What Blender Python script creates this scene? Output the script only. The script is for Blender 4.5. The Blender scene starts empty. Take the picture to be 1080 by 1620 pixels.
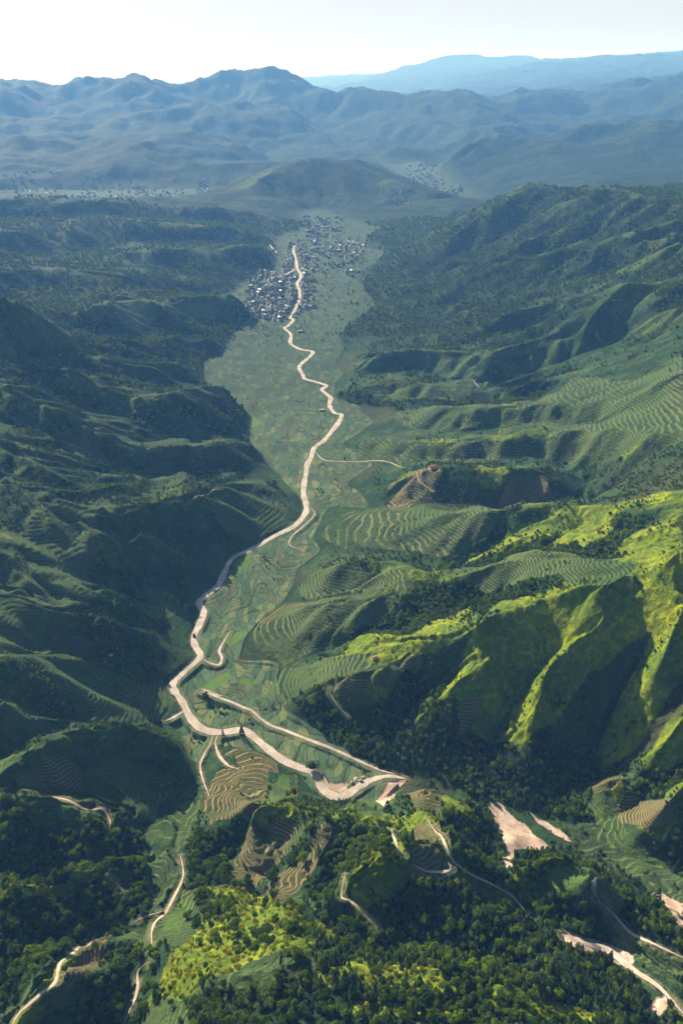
import bpy, bmesh, math, random
import numpy as np
from mathutils import Vector, Matrix
rad = math.radians
SC = bpy.context.scene
COL = SC.collection

# ------------------------------------------------------------------ camera
CAM_H = 520.0
PITCH = rad(28.8)
FPX = 1271.0                       # focal length in pixels of the 1080x1620 photograph
cam_d = bpy.data.cameras.new('camera')
cam = bpy.data.objects.new('camera', cam_d)
COL.objects.link(cam)
cam.location = (0, 0, CAM_H)
cam.rotation_euler = (math.pi / 2 - PITCH, 0, 0)
cam_d.sensor_fit = 'VERTICAL'
cam_d.angle = 2 * math.atan(810 / FPX)
cam_d.clip_start = 1.0
cam_d.clip_end = 160000
SC.camera = cam

# ------------------------------------------------------------------ light
SUN_AZ, SUN_EL = rad(-37), rad(27.5)
w = bpy.data.worlds.new('World')
SC.world = w
w.use_nodes = True
nt = w.node_tree
bg = nt.nodes['Background']
sky = nt.nodes.new('ShaderNodeTexSky')
sky.sky_type = 'NISHITA'
sky.sun_disc = False
sky.sun_elevation = SUN_EL
sky.sun_rotation = SUN_AZ
sky.altitude = 600
sky.air_density = 0.65
sky.dust_density = 2.5
sky.ozone_density = 2.5
# a milky band of haze low over the horizon, the open sky above it
tc = nt.nodes.new('ShaderNodeTexCoord'); sx = nt.nodes.new('ShaderNodeSeparateXYZ'); mr = nt.nodes.new('ShaderNodeMapRange'); mx = nt.nodes.new('ShaderNodeMix')
mr.interpolation_type = 'SMOOTHSTEP'
mr.inputs[1].default_value = 0.07; mr.inputs[2].default_value = 0.22; mr.inputs[3].default_value = 0.80; mr.inputs[4].default_value = 0.0
mx.data_type = 'RGBA'; mx.inputs[7].default_value = (8.0, 7.6, 6.7, 1)
nt.links.new(tc.outputs['Generated'], sx.inputs[0]); nt.links.new(sx.outputs[2], mr.inputs[0]); nt.links.new(mr.outputs[0], mx.inputs[0])
nt.links.new(sky.outputs[0], mx.inputs[6]); nt.links.new(mx.outputs[2], bg.inputs[0])
bg.inputs[1].default_value = 0.05
sl = bpy.data.lights.new('sun', 'SUN')
sl.energy = 5.0
sl.angle = rad(0.5)
sl.color = (1.0, 0.95, 0.84)
so = bpy.data.objects.new('sun', sl)
COL.objects.link(so)
S = Vector((math.sin(SUN_AZ) * math.cos(SUN_EL), math.cos(SUN_AZ) * math.cos(SUN_EL), math.sin(SUN_EL)))
so.rotation_euler = S.to_track_quat('Z', 'Y').to_euler()
so.location = (-300, 400, 900)
SC.view_settings.view_transform = 'Standard'
SC.view_settings.look = 'None'
SC.view_settings.exposure = 1.05
SC.view_settings.gamma = 1.0
cy = SC.cycles
cy.max_bounces = 6
cy.diffuse_bounces = 2
cy.glossy_bounces = 1
cy.transmission_bounces = 3
cy.volume_bounces = 1
cy.transparent_max_bounces = 8
cy.use_denoising = True
cy.use_adaptive_sampling = False

# haze numbers (the box itself is built last)
HAZE_DENS = 8.0e-5
HAZE_COL = (0.19, 0.47, 1.0, 1)
HAZE_ANISO = 0.1

# ------------------------------------------------------------------ helpers
def tag(o, label=None, cat=None, group=None, kind=None):
    if label: o['label'] = label
    if cat: o['category'] = cat
    if group: o['group'] = group
    if kind: o['kind'] = kind
    return o

CP, SP = math.cos(PITCH), math.sin(PITCH)
def ray(u, v):
    """direction of the sight line through photograph pixel (u, v)"""
    x = (np.asarray(u, float) - 540) / FPX
    y = (810 - np.asarray(v, float)) / FPX
    return np.stack([x, CP + y * SP, -SP + y * CP], -1)
def at_z(u, v, z):
    """point on that sight line at height z"""
    d = ray(u, v)
    t = (np.asarray(z, float) - CAM_H) / d[..., 2]
    return d * t[..., None] + np.array([0, 0, CAM_H])
def at_r(u, v, r):
    """point on that sight line at ground distance r"""
    d = ray(u, v)
    t = np.asarray(r, float) / np.hypot(d[..., 0], d[..., 1])
    return d * t[..., None] + np.array([0, 0, CAM_H])

rng = np.random.default_rng(7)
_LAT = rng.random((256, 256)).astype(np.float32)
def vnoise(x, y, seed=0):
    x = x + seed * 17.31; y = y - seed * 9.77
    xi = np.floor(x).astype(np.int64); yi = np.floor(y).astype(np.int64)
    fx = (x - xi).astype(np.float32); fy = (y - yi).astype(np.float32)
    fx = fx * fx * fx * (fx * (fx * 6 - 15) + 10); fy = fy * fy * fy * (fy * (fy * 6 - 15) + 10)
    x0 = xi & 255; x1 = (xi + 1) & 255; y0 = yi & 255; y1 = (yi + 1) & 255
    a = _LAT[y0, x0]; b = _LAT[y0, x1]; c = _LAT[y1, x0]; d = _LAT[y1, x1]
    return (a + (b - a) * fx) * (1 - fy) + (c + (d - c) * fx) * fy
def fbm(x, y, lam, octv=4, seed=0, gain=0.5):
    s = 0; a = 1.0; n = 0
    for k in range(octv):
        f = 2.03 ** k / lam
        cs, sn = math.cos(0.6 * k + seed), math.sin(0.6 * k + seed)
        s = s + a * (vnoise((x * cs - y * sn) * f, (x * sn + y * cs) * f, seed + 3 * k) - 0.5)
        n += a; a *= gain
    return s / n * 2            # about -1 .. 1
def sstep(a, b, x):
    t = np.clip((x - a) / (b - a), 0, 1)
    return t * t * (3 - 2 * t)

# ------------------------------------------------------------------ the relief: crest and valley lines of the land
# each line: photograph pixel and height above the valley floor (m)
RIDGES = [
 [(340,1172,1.9),(362,1180,1.1),(395,1188,2.9),(425,1208,4.8),(440,1222,6.0)],
 [(330,1250,8.0),(360,1238,14.0),(400,1245,20.0)],
 [(1080,872,165.0),(1030,895,141.7),(990,935,119.0),(940,985,100.6),(895,1020,85.9),(860,1060,71.5),(848,1100,56.9),(830,1140,41.7),(800,1165,26.0),(765,1200,10.0)],
 [(1030,895,136.0),(958,928,122.0),(902,937,109.1),(876,948,97.6),(854,970,87.1),(820,992,76.8),(791,1013,65.9),(774,1050,54.0),(763,1107,40.1),(735,1155,25.3),(712,1190,10.0)],
 [(1080,960,131.2),(1062,1000,114.9),(1048,1040,98.5),(1040,1080,81.7),(1034,1120,64.7),(1010,1165,47.9),(975,1192,31.6),(940,1212,15.7)],
 [(1080,1120,79.8),(1060,1165,63.5),(1035,1200,47.3),(1000,1228,31.3)],
 [(1080,1240,64.0),(1050,1275,49.5),(1020,1292,35.7),(990,1310,22.0)],
 [(980,1230,33.9),(945,1250,22.9),(935,1270,12.0)],
 [(876,948,96.5),(820,968,86.8),(760,975,77.4),(733,1000,68.3),(673,1007,59.3),(614,1015,49.9),(562,1030,39.8),(518,1048,28.9),(470,1065,9.4),(446,1085,5.0)],
 [(690,1025,55.1),(660,1035,49.8),(600,1067,44.2),(540,1078,36.7),(518,1085,26.9),(480,1107,15.0),(455,1130,1.8)],
 [(774,1040,58.5),(712,1075,48.8),(675,1107,36.8),(647,1140,22.6),(618,1190,7.0)],
 [(1000,882,132.0),(935,882,116.6),(880,883,102.0),(828,882,88.6),(780,893,76.4),(740,905,65.2),(695,908,55.1),(636,902,46.7),(600,893,38.1),(533,892,28.4),(500,902,16.9),(468,930,1.3)],
 [(690,915,50.3),(640,915,47.9),(620,930,45.3),(596,948,41.9),(547,952,37.3),(503,959,31.1),(451,967,7.7),(414,987,4.6),(392,1004,2.2)],
 [(596,948,44.0),(547,985,32.8),(507,1011,21.5),(478,1028,5.5)],
 [(1080,785,140.0),(995,793,119.5),(954,812,99.2),(902,829,79.1),(847,846,64.2),(791,861,49.1),(745,878,33.6),(722,895,17.8)],
 [(1080,812,142.0),(1030,836,127.2),(976,857,113.2),(935,882,100.0)],
 [(954,806,102.2),(925,800,89.3),(840,803,76.8),(800,810,64.9),(740,810,53.0),(690,806,39.8),(650,801,23.9),(600,801,3.2),(547,806,1.2),(518,821,4.2),(497,842,4.0)],
 [(860,742,54.9),(840,741,54.4),(800,748,54.7),(740,743,52.8),(690,736,48.3),(660,746,41.1),(636,758,31.2),(614,782,18.3),(598,802,3.6)],
 [(800,748,58.0),(840,741,53.8),(868,756,47.1),(905,782,38.7),(928,795,29.9)],
 [(800,755,52.8),(770,775,38.6),(750,795,24.1)],
 [(1080,690,125.0),(1000,690,105.6),(940,685,87.2),(887,687,69.8),(828,691,54.9),(740,698,42.9),(680,703,31.8),(621,701,22.4),(577,700,12.5),(545,704,2.0)],
 [(828,691,55.3),(810,715,38.4),(790,742,35.5)],
 [(1000,640,103.8),(930,640,84.1),(843,646,66.9),(754,648,52.8),(702,643,41.1),(670,644,30.3),(640,651,19.4),(598,666,8.0)],
 [(790,620,35.6),(720,612,33.4),(655,609,29.8),(607,606,23.6),(562,610,14.7),(538,625,4.0)],
 [(760,560,48.0),(700,556,41.1),(655,557,33.4),(600,563,24.1),(565,582,13.1),(540,590,1.0)],
 [(935,518,114.1),(902,531,96.3),(839,539,80.7),(820,557,63.3),(784,583,43.4),(748,602,22.2)],
 [(839,539,80.9),(780,560,59.4),(735,580,37.0),(712,600,15.5)],
 [(1080,545,150.0),(1013,557,124.2),(940,579,98.7),(887,594,73.7),(828,613,50.4),(780,626,29.5)],
 [(1080,590,150.0),(1010,625,116.1),(960,655,83.8),(900,672,59.4)],
 [(1080,330,232.0),(1043,327,229.6),(1000,312,226.8),(960,302,222.4),(925,303,214.8),(887,308,199.0),(860,303,199.1),(826,297,191.7),(800,312,174.4),(769,334,148.5),(735,345,116.3),(700,358,80.2),(650,378,41.6),(590,395,1.8)],
 [(1013,332,215.0),(960,340,192.1),(910,347,168.9),(887,360,143.8),(843,388,117.1),(800,405,89.9),(750,415,62.5),(700,430,35.2),(650,440,8.0)],
 [(887,308,196.4),(850,350,145.9),(838,372,122.7),(806,412,94.4),(754,427,65.2),(690,452,35.7),(640,470,6.0)],
 [(1080,356,225.0),(995,382,186.3),(939,400,149.7),(880,413,118.3),(802,424,88.9),(770,450,60.6),(720,475,33.1),(670,490,6.0)],
 [(1080,386,225.0),(1024,408,192.6),(980,430,160.8),(939,456,130.2),(887,484,101.4),(820,500,74.6),(760,512,49.9),(690,522,26.9),(620,535,5.0)],
 [(1080,440,190.0),(1002,460,163.7),(950,490,138.5),(935,518,114.3)],
 [(1080,490,175.0),(1030,500,153.6),(1000,520,132.6),(985,545,112.0)],
 [(185,1660,65.2),(250,1608,78.2),(330,1548,89.7),(430,1528,96.9),(560,1526,97.0),(700,1540,93.1),(850,1562,85.9),(960,1600,76.8),(1080,1640,73.9)],
 [(330,1548,92.3),(365,1480,69.5),(335,1430,45.0)],
 [(430,1528,100.4),(455,1470,72.8),(420,1425,42.5)],
 [(380,1292,29.9),(405,1284,38.6),(470,1275,46.5),(515,1290,52.2),(530,1310,52.1),(505,1350,47.8),(470,1385,40.6),(425,1412,32.0)],
 [(515,1290,54.0),(580,1300,44.9),(640,1310,50.9),(700,1300,66.6),(690,1330,77.1),(655,1338,83.0),(612,1350,84.2),(575,1372,80.9),(545,1400,73.5),(530,1430,62.9)],
 [(700,1300,84.0),(706,1340,81.7),(725,1372,73.0),(765,1402,61.0),(800,1420,54.0),(830,1442,51.0),(860,1470,50.0)],
 [(660,1262,30.0),(700,1255,32.6),(740,1290,34.2),(760,1330,35.0)],
 [(790,1395,55.8),(850,1376,64.0),(890,1368,71.0),(925,1395,74.0),(940,1405,72.5),(985,1430,62.7),(1015,1470,62.2),(1080,1516,62.0)],
 [(885,1480,55.0),(930,1500,58.6),(990,1535,62.3),(1040,1580,66.1),(1080,1600,70.0)],
 [(0,1618,88.0),(37,1585,81.3),(74,1548,74.3),(96,1518,66.5),(122,1500,57.8),(148,1475,48.3),(185,1464,39.3),(215,1453,30.0)],
 [(0,1407,60.0),(55,1402,54.5),(104,1398,48.3),(156,1384,41.0),(193,1366,32.8),(219,1367,24.0)],
 [(0,1252,56.0),(37,1255,51.7),(74,1261,47.2),(111,1272,42.5),(148,1287,37.1),(174,1294,30.5),(200,1290,22.7),(226,1306,14.0)],
 [(0,1235,58.0),(30,1200,56.1),(67,1185,55.3),(96,1168,54.4),(122,1158,52.8),(141,1160,49.8),(185,1153,44.6),(222,1153,37.3),(259,1168,28.1),(289,1184,17.7),(298,1196,7.0)],
 [(0,1158,52.0),(22,1162,43.0),(55,1175,34.0)],
 [(0,1120,63.3),(30,1118,53.6),(55,1130,43.4),(78,1146,32.8)],
 [(0,1050,74.2),(22,1070,61.3),(48,1093,48.4),(81,1112,35.3),(122,1138,22.0)],
 [(60,1030,50.2),(96,1048,44.9),(122,1045,39.2),(156,1059,30.0),(193,1070,18.8),(237,1068,9.2),(268,1076,2.2)],
 [(0,938,74.0),(37,944,70.9),(67,966,65.7),(111,970,61.0),(148,976,53.1),(178,978,42.3),(207,974,29.2),(244,981,16.3),(274,997,7.0),(296,1018,2.2)],
 [(0,872,85.8),(22,897,77.5),(55,923,70.5),(93,934,63.8),(122,945,56.5),(148,958,47.2),(167,972,37.5)],
 [(0,766,107.3),(37,771,102.4),(74,778,95.6),(118,797,88.2),(159,813,79.0),(200,816,67.4),(237,805,63.5),(274,791,60.0),(311,774,49.9),(341,770,37.0),(389,773,22.1),(425,774,12.1),(450,786,5.9),(466,802,1.0)],
 [(118,797,86.6),(140,830,79.7),(167,849,72.6),(200,857,62.1),(237,853,47.1),(289,857,25.9),(340,868,8.9),(366,880,1.3)],
 [(74,800,95.6),(90,830,86.0),(111,852,76.1),(148,876,66.2),(174,894,50.6),(200,917,30.0),(218,950,11.2)],
 [(220,880,40.7),(245,920,20.5),(274,937,8.6),(303,957,1.4)],
 [(130,776,78.9),(159,775,74.3),(200,774,66.9),(232,792,58.0)],
 [(0,696,110.5),(22,708,101.7),(59,730,94.1),(93,753,83.9),(124,774,71.6)],
 [(0,612,127.7),(30,623,119.2),(59,641,108.7),(93,653,100.4),(122,663,90.1),(159,683,80.0),(193,705,67.2),(240,710,58.1),(296,711,49.7),(326,710,41.1),(352,703,30.9),(389,709,18.3),(412,722,4.0)],
 [(159,683,76.7),(190,690,63.8),(222,683,52.7),(259,670,42.8),(289,679,31.6),(333,683,18.5),(376,690,4.0)],
 [(0,566,133.2),(37,567,123.2),(93,586,114.3),(122,604,100.7),(159,613,89.8),(207,628,75.8),(252,637,65.1),(281,622,58.7),(307,616,50.7),(328,617,38.9),(355,635,22.9),(384,650,4.0)],
 [(85,600,104.7),(93,619,93.6),(111,628,84.3),(148,631,78.7),(200,633,72.2)],
 [(110,592,90.8),(126,585,81.8),(163,579,75.7),(200,577,66.7),(226,583,55.6),(267,579,42.0),(290,590,25.1),(312,606,6.0)],
 [(0,478,199.8),(37,490,172.1),(75,515,144.2),(122,541,107.7),(148,557,88.0),(178,578,74.2),(192,588,60.4)],
 [(135,545,89.9),(150,546,72.9),(207,548,54.1),(260,557,31.2),(312,568,7.0)],
 [(195,545,55.0),(222,542,43.8),(274,537,31.6),(326,540,17.7),(352,548,2.6)],
 [(120,500,80.0),(159,497,78.2),(193,472,74.7),(215,476,68.1),(260,483,57.8),(311,473,44.8),(363,473,30.7),(385,491,16.0),(394,502,1.0)],
 [(0,440,86.6),(60,430,84.0),(110,425,79.7),(140,433,72.1),(200,438,60.5),(228,444,44.6),(290,462,25.2),(345,468,4.0)],
 [(60,470,61.7),(100,440,68.0)],
 [(130,428,48.9),(190,402,53.5),(250,398,58.6),(300,396,56.2),(360,397,45.5),(402,396,27.2),(430,408,4.0)],
 [(0,365,99.8),(60,370,71.9),(130,395,42.4)],
 [(100,372,70.0),(150,347,71.9),(190,346,70.2),(230,357,63.0),(300,365,51.0),(350,370,36.1),(400,378,20.0)],
 [(0,322,114.8),(60,317,109.5),(100,321,102.7),(160,327,94.4),(240,319,86.3),(300,328,75.9),(345,328,63.1),(400,334,46.3),(440,346,25.0),(484,362,1.0)],
 [(340,300,60.2),(360,285,74.0),(385,276,86.7),(410,283,97.5),(440,270,106.1),(475,259,111.2),(510,262,110.9),(545,262,103.7),(590,275,89.2),(630,290,67.9),(670,303,41.8),(705,316,12.9)],
 [(475,259,129.0),(480,290,74.4),(500,320,19.9)],
 [(548,347,1.8),(580,328,16.2),(615,322,21.7),(645,330,26.3),(668,338,20.2),(700,350,10.0)],
]
# far ranges: pixel and ground distance (m)
FAR = [
 [(560,200,7000),(620,215,6700),(690,235,6200),(735,255,5600)],
 [(470,185,8000),(520,205,7200),(560,232,6300)],
 [(900,300,3900),(960,286,4000),(1030,280,4100),(1100,275,4200)],
 [(760,225,6600),(830,205,7000),(900,188,7500)],
 [(950,252,5000),(1000,236,5300),(1060,226,5500)],
 [(0,195,7300),(60,205,6900),(110,222,6400)],
 [(300,165,8200),(330,195,7200),(350,225,6400)],
 [(-40,285,4500),(40,280,4600),(90,284,4500)],
 [(370,150,8800),(385,185,7600),(400,215,6700),(395,240,6100)],
 [(170,268,4800),(240,275,4700),(300,285,4500)],
 [(-120,150,8600),(0,147,8600),(60,152,8500),(120,150,8400),(165,153,8300),(210,145,8300),(245,155,8400),(280,147,8500),(305,150,8600),(330,140,8800),(367,130,8900),(395,137,8900),(422,128,8900),(455,140,8900),(490,158,8700),(530,163,8300),(570,168,8000),(615,178,7400),(655,188,7000),(700,200,6600),(740,218,6200),(775,245,5700),(790,262,5400)],
 [(210,145,8300),(230,190,7300),(200,225,6500),(150,240,6100)],
 [(422,128,8900),(430,175,7900),(460,210,6900),(440,235,6200)],
 [(570,168,8000),(560,200,7000),(590,230,6200),(640,250,5700)],
 [(60,152,8500),(80,190,7400),(40,220,6600)],
 [(-100,250,5600),(0,240,5600),(70,236,5600),(135,235,5500),(180,248,5300),(230,262,5000)],
 [(250,262,5300),(285,246,5500),(330,252,5300),(365,268,5000)],
 [(500,165,25650),(540,152,25650),(590,122,25650),(635,108,25650),(690,96,25650),(735,87,25650),(780,95,25840),(825,90,25840),(860,97,25650),(920,100,25650)],
 [(600,150,18400),(680,132,18400),(760,122,18400),(810,108,18080),(855,96,17920),(890,107,17920),(930,98,17920),(975,90,17920),(1012,85,17920),(1050,92,18080),(1080,101,18240),(1180,95,18240)],
 [(700,180,11875),(780,160,11625),(840,145,11500),(900,152,11000),(960,150,10750),(1030,162,10500),(1120,150,10625)],
 [(830,235,6200),(880,205,6900),(930,190,7300),(1000,185,7400),(1080,180,7500),(1160,170,7600)],
 [(740,262,5000),(800,250,5200),(850,232,5500),(900,222,5600),(960,213,5700),(1020,218,5700),(1080,206,5800),(1160,200,5800)],
 [(860,285,4200),(930,268,4500),(1010,262,4700),(1080,255,4800),(1150,250,4800)],
 [(-150,134,39100),(0,136,39100),(55,131,39100),(120,140,39100),(180,146,37950)],
 [(180,146,37950),(320,140,43700),(450,138,43700),(540,130,46000)],
]
# lines on the valley floors and in the gullies between the spurs
VALLEYS = [
 [(1050,975,118.0),(1025,1020,93.3),(995,1063,70.1),(972,1107,49.5),(958,1150,31.9),(925,1196,16.7),(888,1250,3.1)],
 [(975,955,112.3),(917,1000,88.6),(872,1030,67.5),(846,1067,49.4),(828,1107,34.1),(800,1144,21.2),(768,1172,9.7)],
 [(1080,1085,81.1),(1050,1140,62.3),(1020,1180,44.2),(985,1215,26.9),(940,1235,10.3)],
 [(1080,1200,49.7),(1050,1235,37.9),(1010,1265,26.8),(960,1290,17.0),(915,1300,8.0)],
 [(720,1055,42.4),(666,1075,32.0),(645,1112,20.5),(612,1158,8.4)],
 [(640,985,38.0),(585,1000,26.9),(520,1028,15.5),(468,1048,4.0)],
 [(790,940,62.0),(730,950,52.2),(690,960,42.9),(640,978,34.0)],
 [(590,905,33.2),(575,930,25.3),(540,938,17.6),(495,945,10.2),(455,950,3.0)],
 [(900,860,74.1),(850,868,60.1),(800,880,47.2),(750,890,35.9),(700,895,26.7),(640,885,19.3),(580,875,13.0),(530,860,7.4),(497,852,2.0)],
 [(900,850,79.6),(960,835,96.0)],
 [(940,835,86.9),(850,828,64.1),(790,850,41.6),(735,880,20.1)],
 [(930,798,30.4),(850,792,27.6),(780,798,24.6),(700,792,21.3),(640,795,17.9),(590,812,14.6)],
 [(900,735,40.0),(850,720,38.4),(780,725,32.6),(700,718,22.8),(620,735,12.3),(560,760,2.0)],
 [(960,770,48.0),(920,750,42.0)],
 [(940,665,72.3),(840,668,51.5),(760,672,34.8),(680,678,19.6),(600,680,6.0)],
 [(850,630,38.1),(760,633,28.7),(690,630,19.9),(620,632,11.4),(570,640,3.0)],
 [(760,600,27.7),(700,588,20.7),(640,585,12.9),(580,595,5.0)],
 [(900,560,68.5),(860,585,52.5),(810,603,37.8),(760,615,24.0)],
 [(960,545,87.1),(900,575,63.6)],
 [(850,520,60.0),(770,535,42.1),(690,545,24.8),(610,550,8.0)],
 [(960,440,115.0),(880,450,85.6),(800,470,57.4),(740,492,31.1),(660,508,6.0)],
 [(950,370,148.4),(880,395,110.0),(820,420,71.7)],
 [(900,335,183.6),(860,340,155.2),(800,370,103.2),(730,400,51.1)],
 [(1060,395,190.0),(980,412,146.4),(900,430,102.1)],
 [(240,1380,22.0),(300,1400,28.1),(350,1412,34.7),(420,1428,42.0),(500,1440,49.4),(540,1465,56.1),(620,1500,60.5),(720,1505,63.3),(820,1515,65.1),(880,1530,67.8),(940,1570,72.5),(1000,1640,78.0)],
 [(340,1345,16.0),(380,1370,20.2),(420,1380,24.3),(440,1345,28.1),(430,1310,31.3),(400,1300,33.8)],
 [(380,1370,20.0),(330,1395,24.0)],
 [(545,1340,46.4),(530,1380,45.2),(500,1415,44.4),(480,1435,44.0)],
 [(620,1280,34.9),(600,1320,50.3),(570,1345,56.3)],
 [(770,1350,30.0),(780,1380,42.6),(800,1395,55.2)],
 [(840,1450,58.0),(870,1440,54.5),(900,1450,52.0),(920,1470,51.4),(985,1480,52.8),(1030,1520,55.9),(1080,1560,60.0)],
 [(640,1235,2.0),(720,1260,5.0),(780,1300,7.5),(820,1320,9.7),(870,1335,12.1),(920,1350,15.2),(980,1375,19.2),(1030,1405,24.3),(1080,1445,30.0)],
 [(860,1285,5.0),(900,1310,9.8),(960,1345,14.9),(1080,1370,20.4)],
 [(312,1235,4.0),(303,1262,8.6),(290,1310,13.5),(284,1360,19.0),(278,1400,24.9),(250,1440,31.3),(240,1490,38.1),(222,1540,45.4),(200,1605,53.3),(180,1680,61.4)],
 [(20,1240,46.3),(110,1252,33.1),(190,1286,22.0),(250,1290,13.2),(298,1270,6.0)],
 [(0,1388,28.0),(55,1391,24.0),(130,1381,20.3),(185,1369,17.0),(225,1361,14.0)],
 [(0,1518,46.0),(50,1510,41.7),(110,1490,37.5),(170,1462,33.3),(212,1448,29.0)],
 [(120,1620,66.0),(170,1600,57.0),(195,1560,48.0),(215,1510,39.0)],
 [(0,1185,42.0),(60,1180,39.0),(90,1160,36.0)],
 [(0,1140,55.2),(60,1150,40.7),(110,1150,26.9),(200,1147,14.1),(258,1140,2.0)],
 [(0,1075,64.5),(60,1085,48.2),(110,1105,32.8),(170,1125,18.9),(235,1132,6.0)],
 [(0,1035,66.0),(60,1050,52.4),(110,1030,39.4),(180,1048,26.4),(240,1060,14.4),(272,1064,3.0)],
 [(0,918,69.6),(60,945,64.2),(130,968,58.3),(180,985,48.5)],
 [(60,880,76.5),(120,918,62.0),(180,958,43.9),(225,962,23.1),(290,980,4.0)],
 [(150,868,70.1),(185,888,52.0),(212,918,31.8),(230,948,12.2)],
 [(240,890,34.2),(268,908,20.6),(310,935,7.0)],
 [(170,830,67.7),(200,842,52.2),(270,842,34.5),(330,852,17.9),(384,870,2.0)],
 [(0,745,89.4),(60,765,81.7),(130,772,71.1)],
 [(190,745,46.0),(260,742,34.5),(330,740,23.3),(400,752,12.5),(448,772,2.0)],
 [(120,735,64.6),(190,745,46.0)],
 [(200,698,52.7),(260,692,35.5),(330,695,19.1),(385,700,3.0)],
 [(100,690,80.0),(150,700,69.6),(190,722,55.1)],
 [(120,640,75.0),(200,655,60.0),(280,662,39.9),(350,668,20.4),(385,668,2.0)],
 [(0,660,104.9),(60,672,91.1),(130,700,71.4)],
 [(150,596,65.2),(230,605,45.4),(300,612,24.0)],
 [(150,565,84.0),(230,566,46.5),(310,575,8.0)],
 [(0,540,148.9),(70,560,97.5),(120,580,75.8)],
 [(120,520,66.0),(200,525,46.3),(280,522,26.3),(350,522,6.0)],
 [(60,500,95.0),(120,510,70.0)],
 [(0,455,68.4),(100,460,58.7),(170,460,49.6),(260,470,41.8),(350,478,35.1)],
 [(100,408,50.1),(180,420,45.3),(280,418,34.0),(380,420,19.3),(430,425,2.2)],
 [(0,395,52.1),(90,400,43.8),(200,385,32.5),(320,382,18.3),(430,392,2.0)],
 [(0,345,72.0),(100,348,59.8),(260,345,45.6),(340,350,29.0),(430,362,11.1)],
]
# valley floor outlines (pixels; all at floor height)
FLOORS = [
 [(470,335),(500,330),(545,345),(600,360),(560,385),(600,398),(590,420),(560,440),(590,480),(560,505),(530,530),(545,552),(530,575),(545,592),(528,605),(528,630),(560,640),(590,668),(560,690),(535,705),(560,712),(590,735),(550,765),(575,785),(588,806),(520,800),(495,845),(490,860),(510,868),(470,905),(462,935),(450,952),(420,975),(388,1004),(370,1046),(440,1050),(440,1085),(452,1132),(520,1168),(600,1220),(640,1236),(610,1262),(560,1270),(500,1262),(470,1225),(400,1190),(340,1180),(320,1215),(300,1200),(300,1180),(285,1160),(260,1142),(290,1120),(272,1082),(298,1060),(318,1035),(303,1015),(312,980),(318,950),(345,920),(372,885),(412,858),(452,838),(476,818),(478,795),(450,765),(420,735),(415,722),(392,700),(385,680),(390,655),(350,620),(320,606),(318,570),(355,548),(350,530),(388,508),(398,500),(380,488),(360,470),(352,462),(430,430),(432,412),(440,395),(428,380),(470,362),(490,362)],
 [(-200,312),(0,308),(60,304),(130,312),(240,312),(325,316),(340,300),(320,296),(230,296),(120,296),(0,298),(-200,300)],
 [(620,285),(690,300),(720,312),(780,318),(740,300),(700,280),(650,258),(610,262)],
]
# lines given on the map (metres): x right, y ahead, height
MAP = [
 [(-30000,68000,0),(0,68000,0),(30000,68000,0)],
 [(-1500,300,150),(-1150,700,150),(-950,1000,135),(-950,1400,150),(-1100,1900,170),(-1500,2600,160)],
 [(-800,100,130),(-420,260,80)],
 [(900,300,260),(700,560,230),(720,900,230),(900,1300,260),(1300,1700,300),(1500,2300,260),(1600,3000,200)],
 [(700,560,230),(420,640,160)],
 [(720,900,230),(520,900,160)],
 [(900,1300,260),(700,1250,175)],
 [(1300,1700,300),(960,1750,215)],
 [(700,200,150),(480,330,70)],
 [(-300,140,90),(0,170,118),(300,160,100)],
 [(-9000,9000,400),(-5000,8500,380),(-3600,8600,350)],
 [(3600,9000,520),(6000,9000,600),(9000,8000,500)],
 [(9000,20000,1100),(15000,20000,1200)],
 [(-26000,36000,700),(-18000,38000,600)],
 [(-6000,4600,20),(-3000,4500,10),(-1600,4600,0)],
 [(2200,4300,60),(3200,4600,120)],
 [(-3000,5800,160),(-2600,6200,200)],
 [(-3000,11500,0),(0,11500,0),(2500,10800,60)],
 [(-9000,20000,0),(-3000,20000,0),(1500,17000,0)],[(-4000,60000,0),(20000,55000,100)],
]

TH0, TH1 = rad(-64), rad(64)
R0, R1 = 130.0, 40000.0
DS = 0.0046
NT = int((TH1 - TH0) / DS) + 1
NR = int(math.log(R1 / R0) / DS) + 1
def to_grid(x, y):
    return (np.arctan2(x, y) - TH0) / DS, np.log(np.maximum(np.hypot(x, y), 1.0) / R0) / DS

csum = np.zeros((NR, NT)); ccnt = np.zeros((NR, NT))
def lay(P, wgt=1.0):
    for a, b in zip(P[:-1], P[1:]):
        ga = np.array(to_grid(a[0], a[1])); gb = np.array(to_grid(b[0], b[1]))
        n = int(max(2, np.abs(gb - ga).max() * 1.6))
        t = np.linspace(0, 1, n)
        x = a[0] + (b[0] - a[0]) * t; y = a[1] + (b[1] - a[1]) * t; z = a[2] + (b[2] - a[2]) * t
        i, j = to_grid(x, y)
        i = np.round(i).astype(int); j = np.round(j).astype(int)
        ok = (i >= 0) & (i < NT) & (j >= 0) & (j < NR)
        np.add.at(csum, (j[ok], i[ok]), z[ok] * wgt); np.add.at(ccnt, (j[ok], i[ok]), wgt)
def smooth_line(P):
    """Catmull-Rom through the traced points"""
    P = np.asarray(P, float)
    if len(P) < 3: return P
    Q = np.vstack([2 * P[0] - P[1], P, 2 * P[-1] - P[-2]])
    out = []
    for k in range(1, len(Q) - 2):
        for t in np.linspace(0, 1, 6, endpoint=False):
            a, b, c, d = Q[k - 1], Q[k], Q[k + 1], Q[k + 2]
            out.append(0.5 * (2 * b + (c - a) * t + (2 * a - 5 * b + 4 * c - d) * t * t + (3 * b - a - 3 * c + d) * t ** 3))
    out.append(P[-1])
    return np.array(out)
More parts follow.
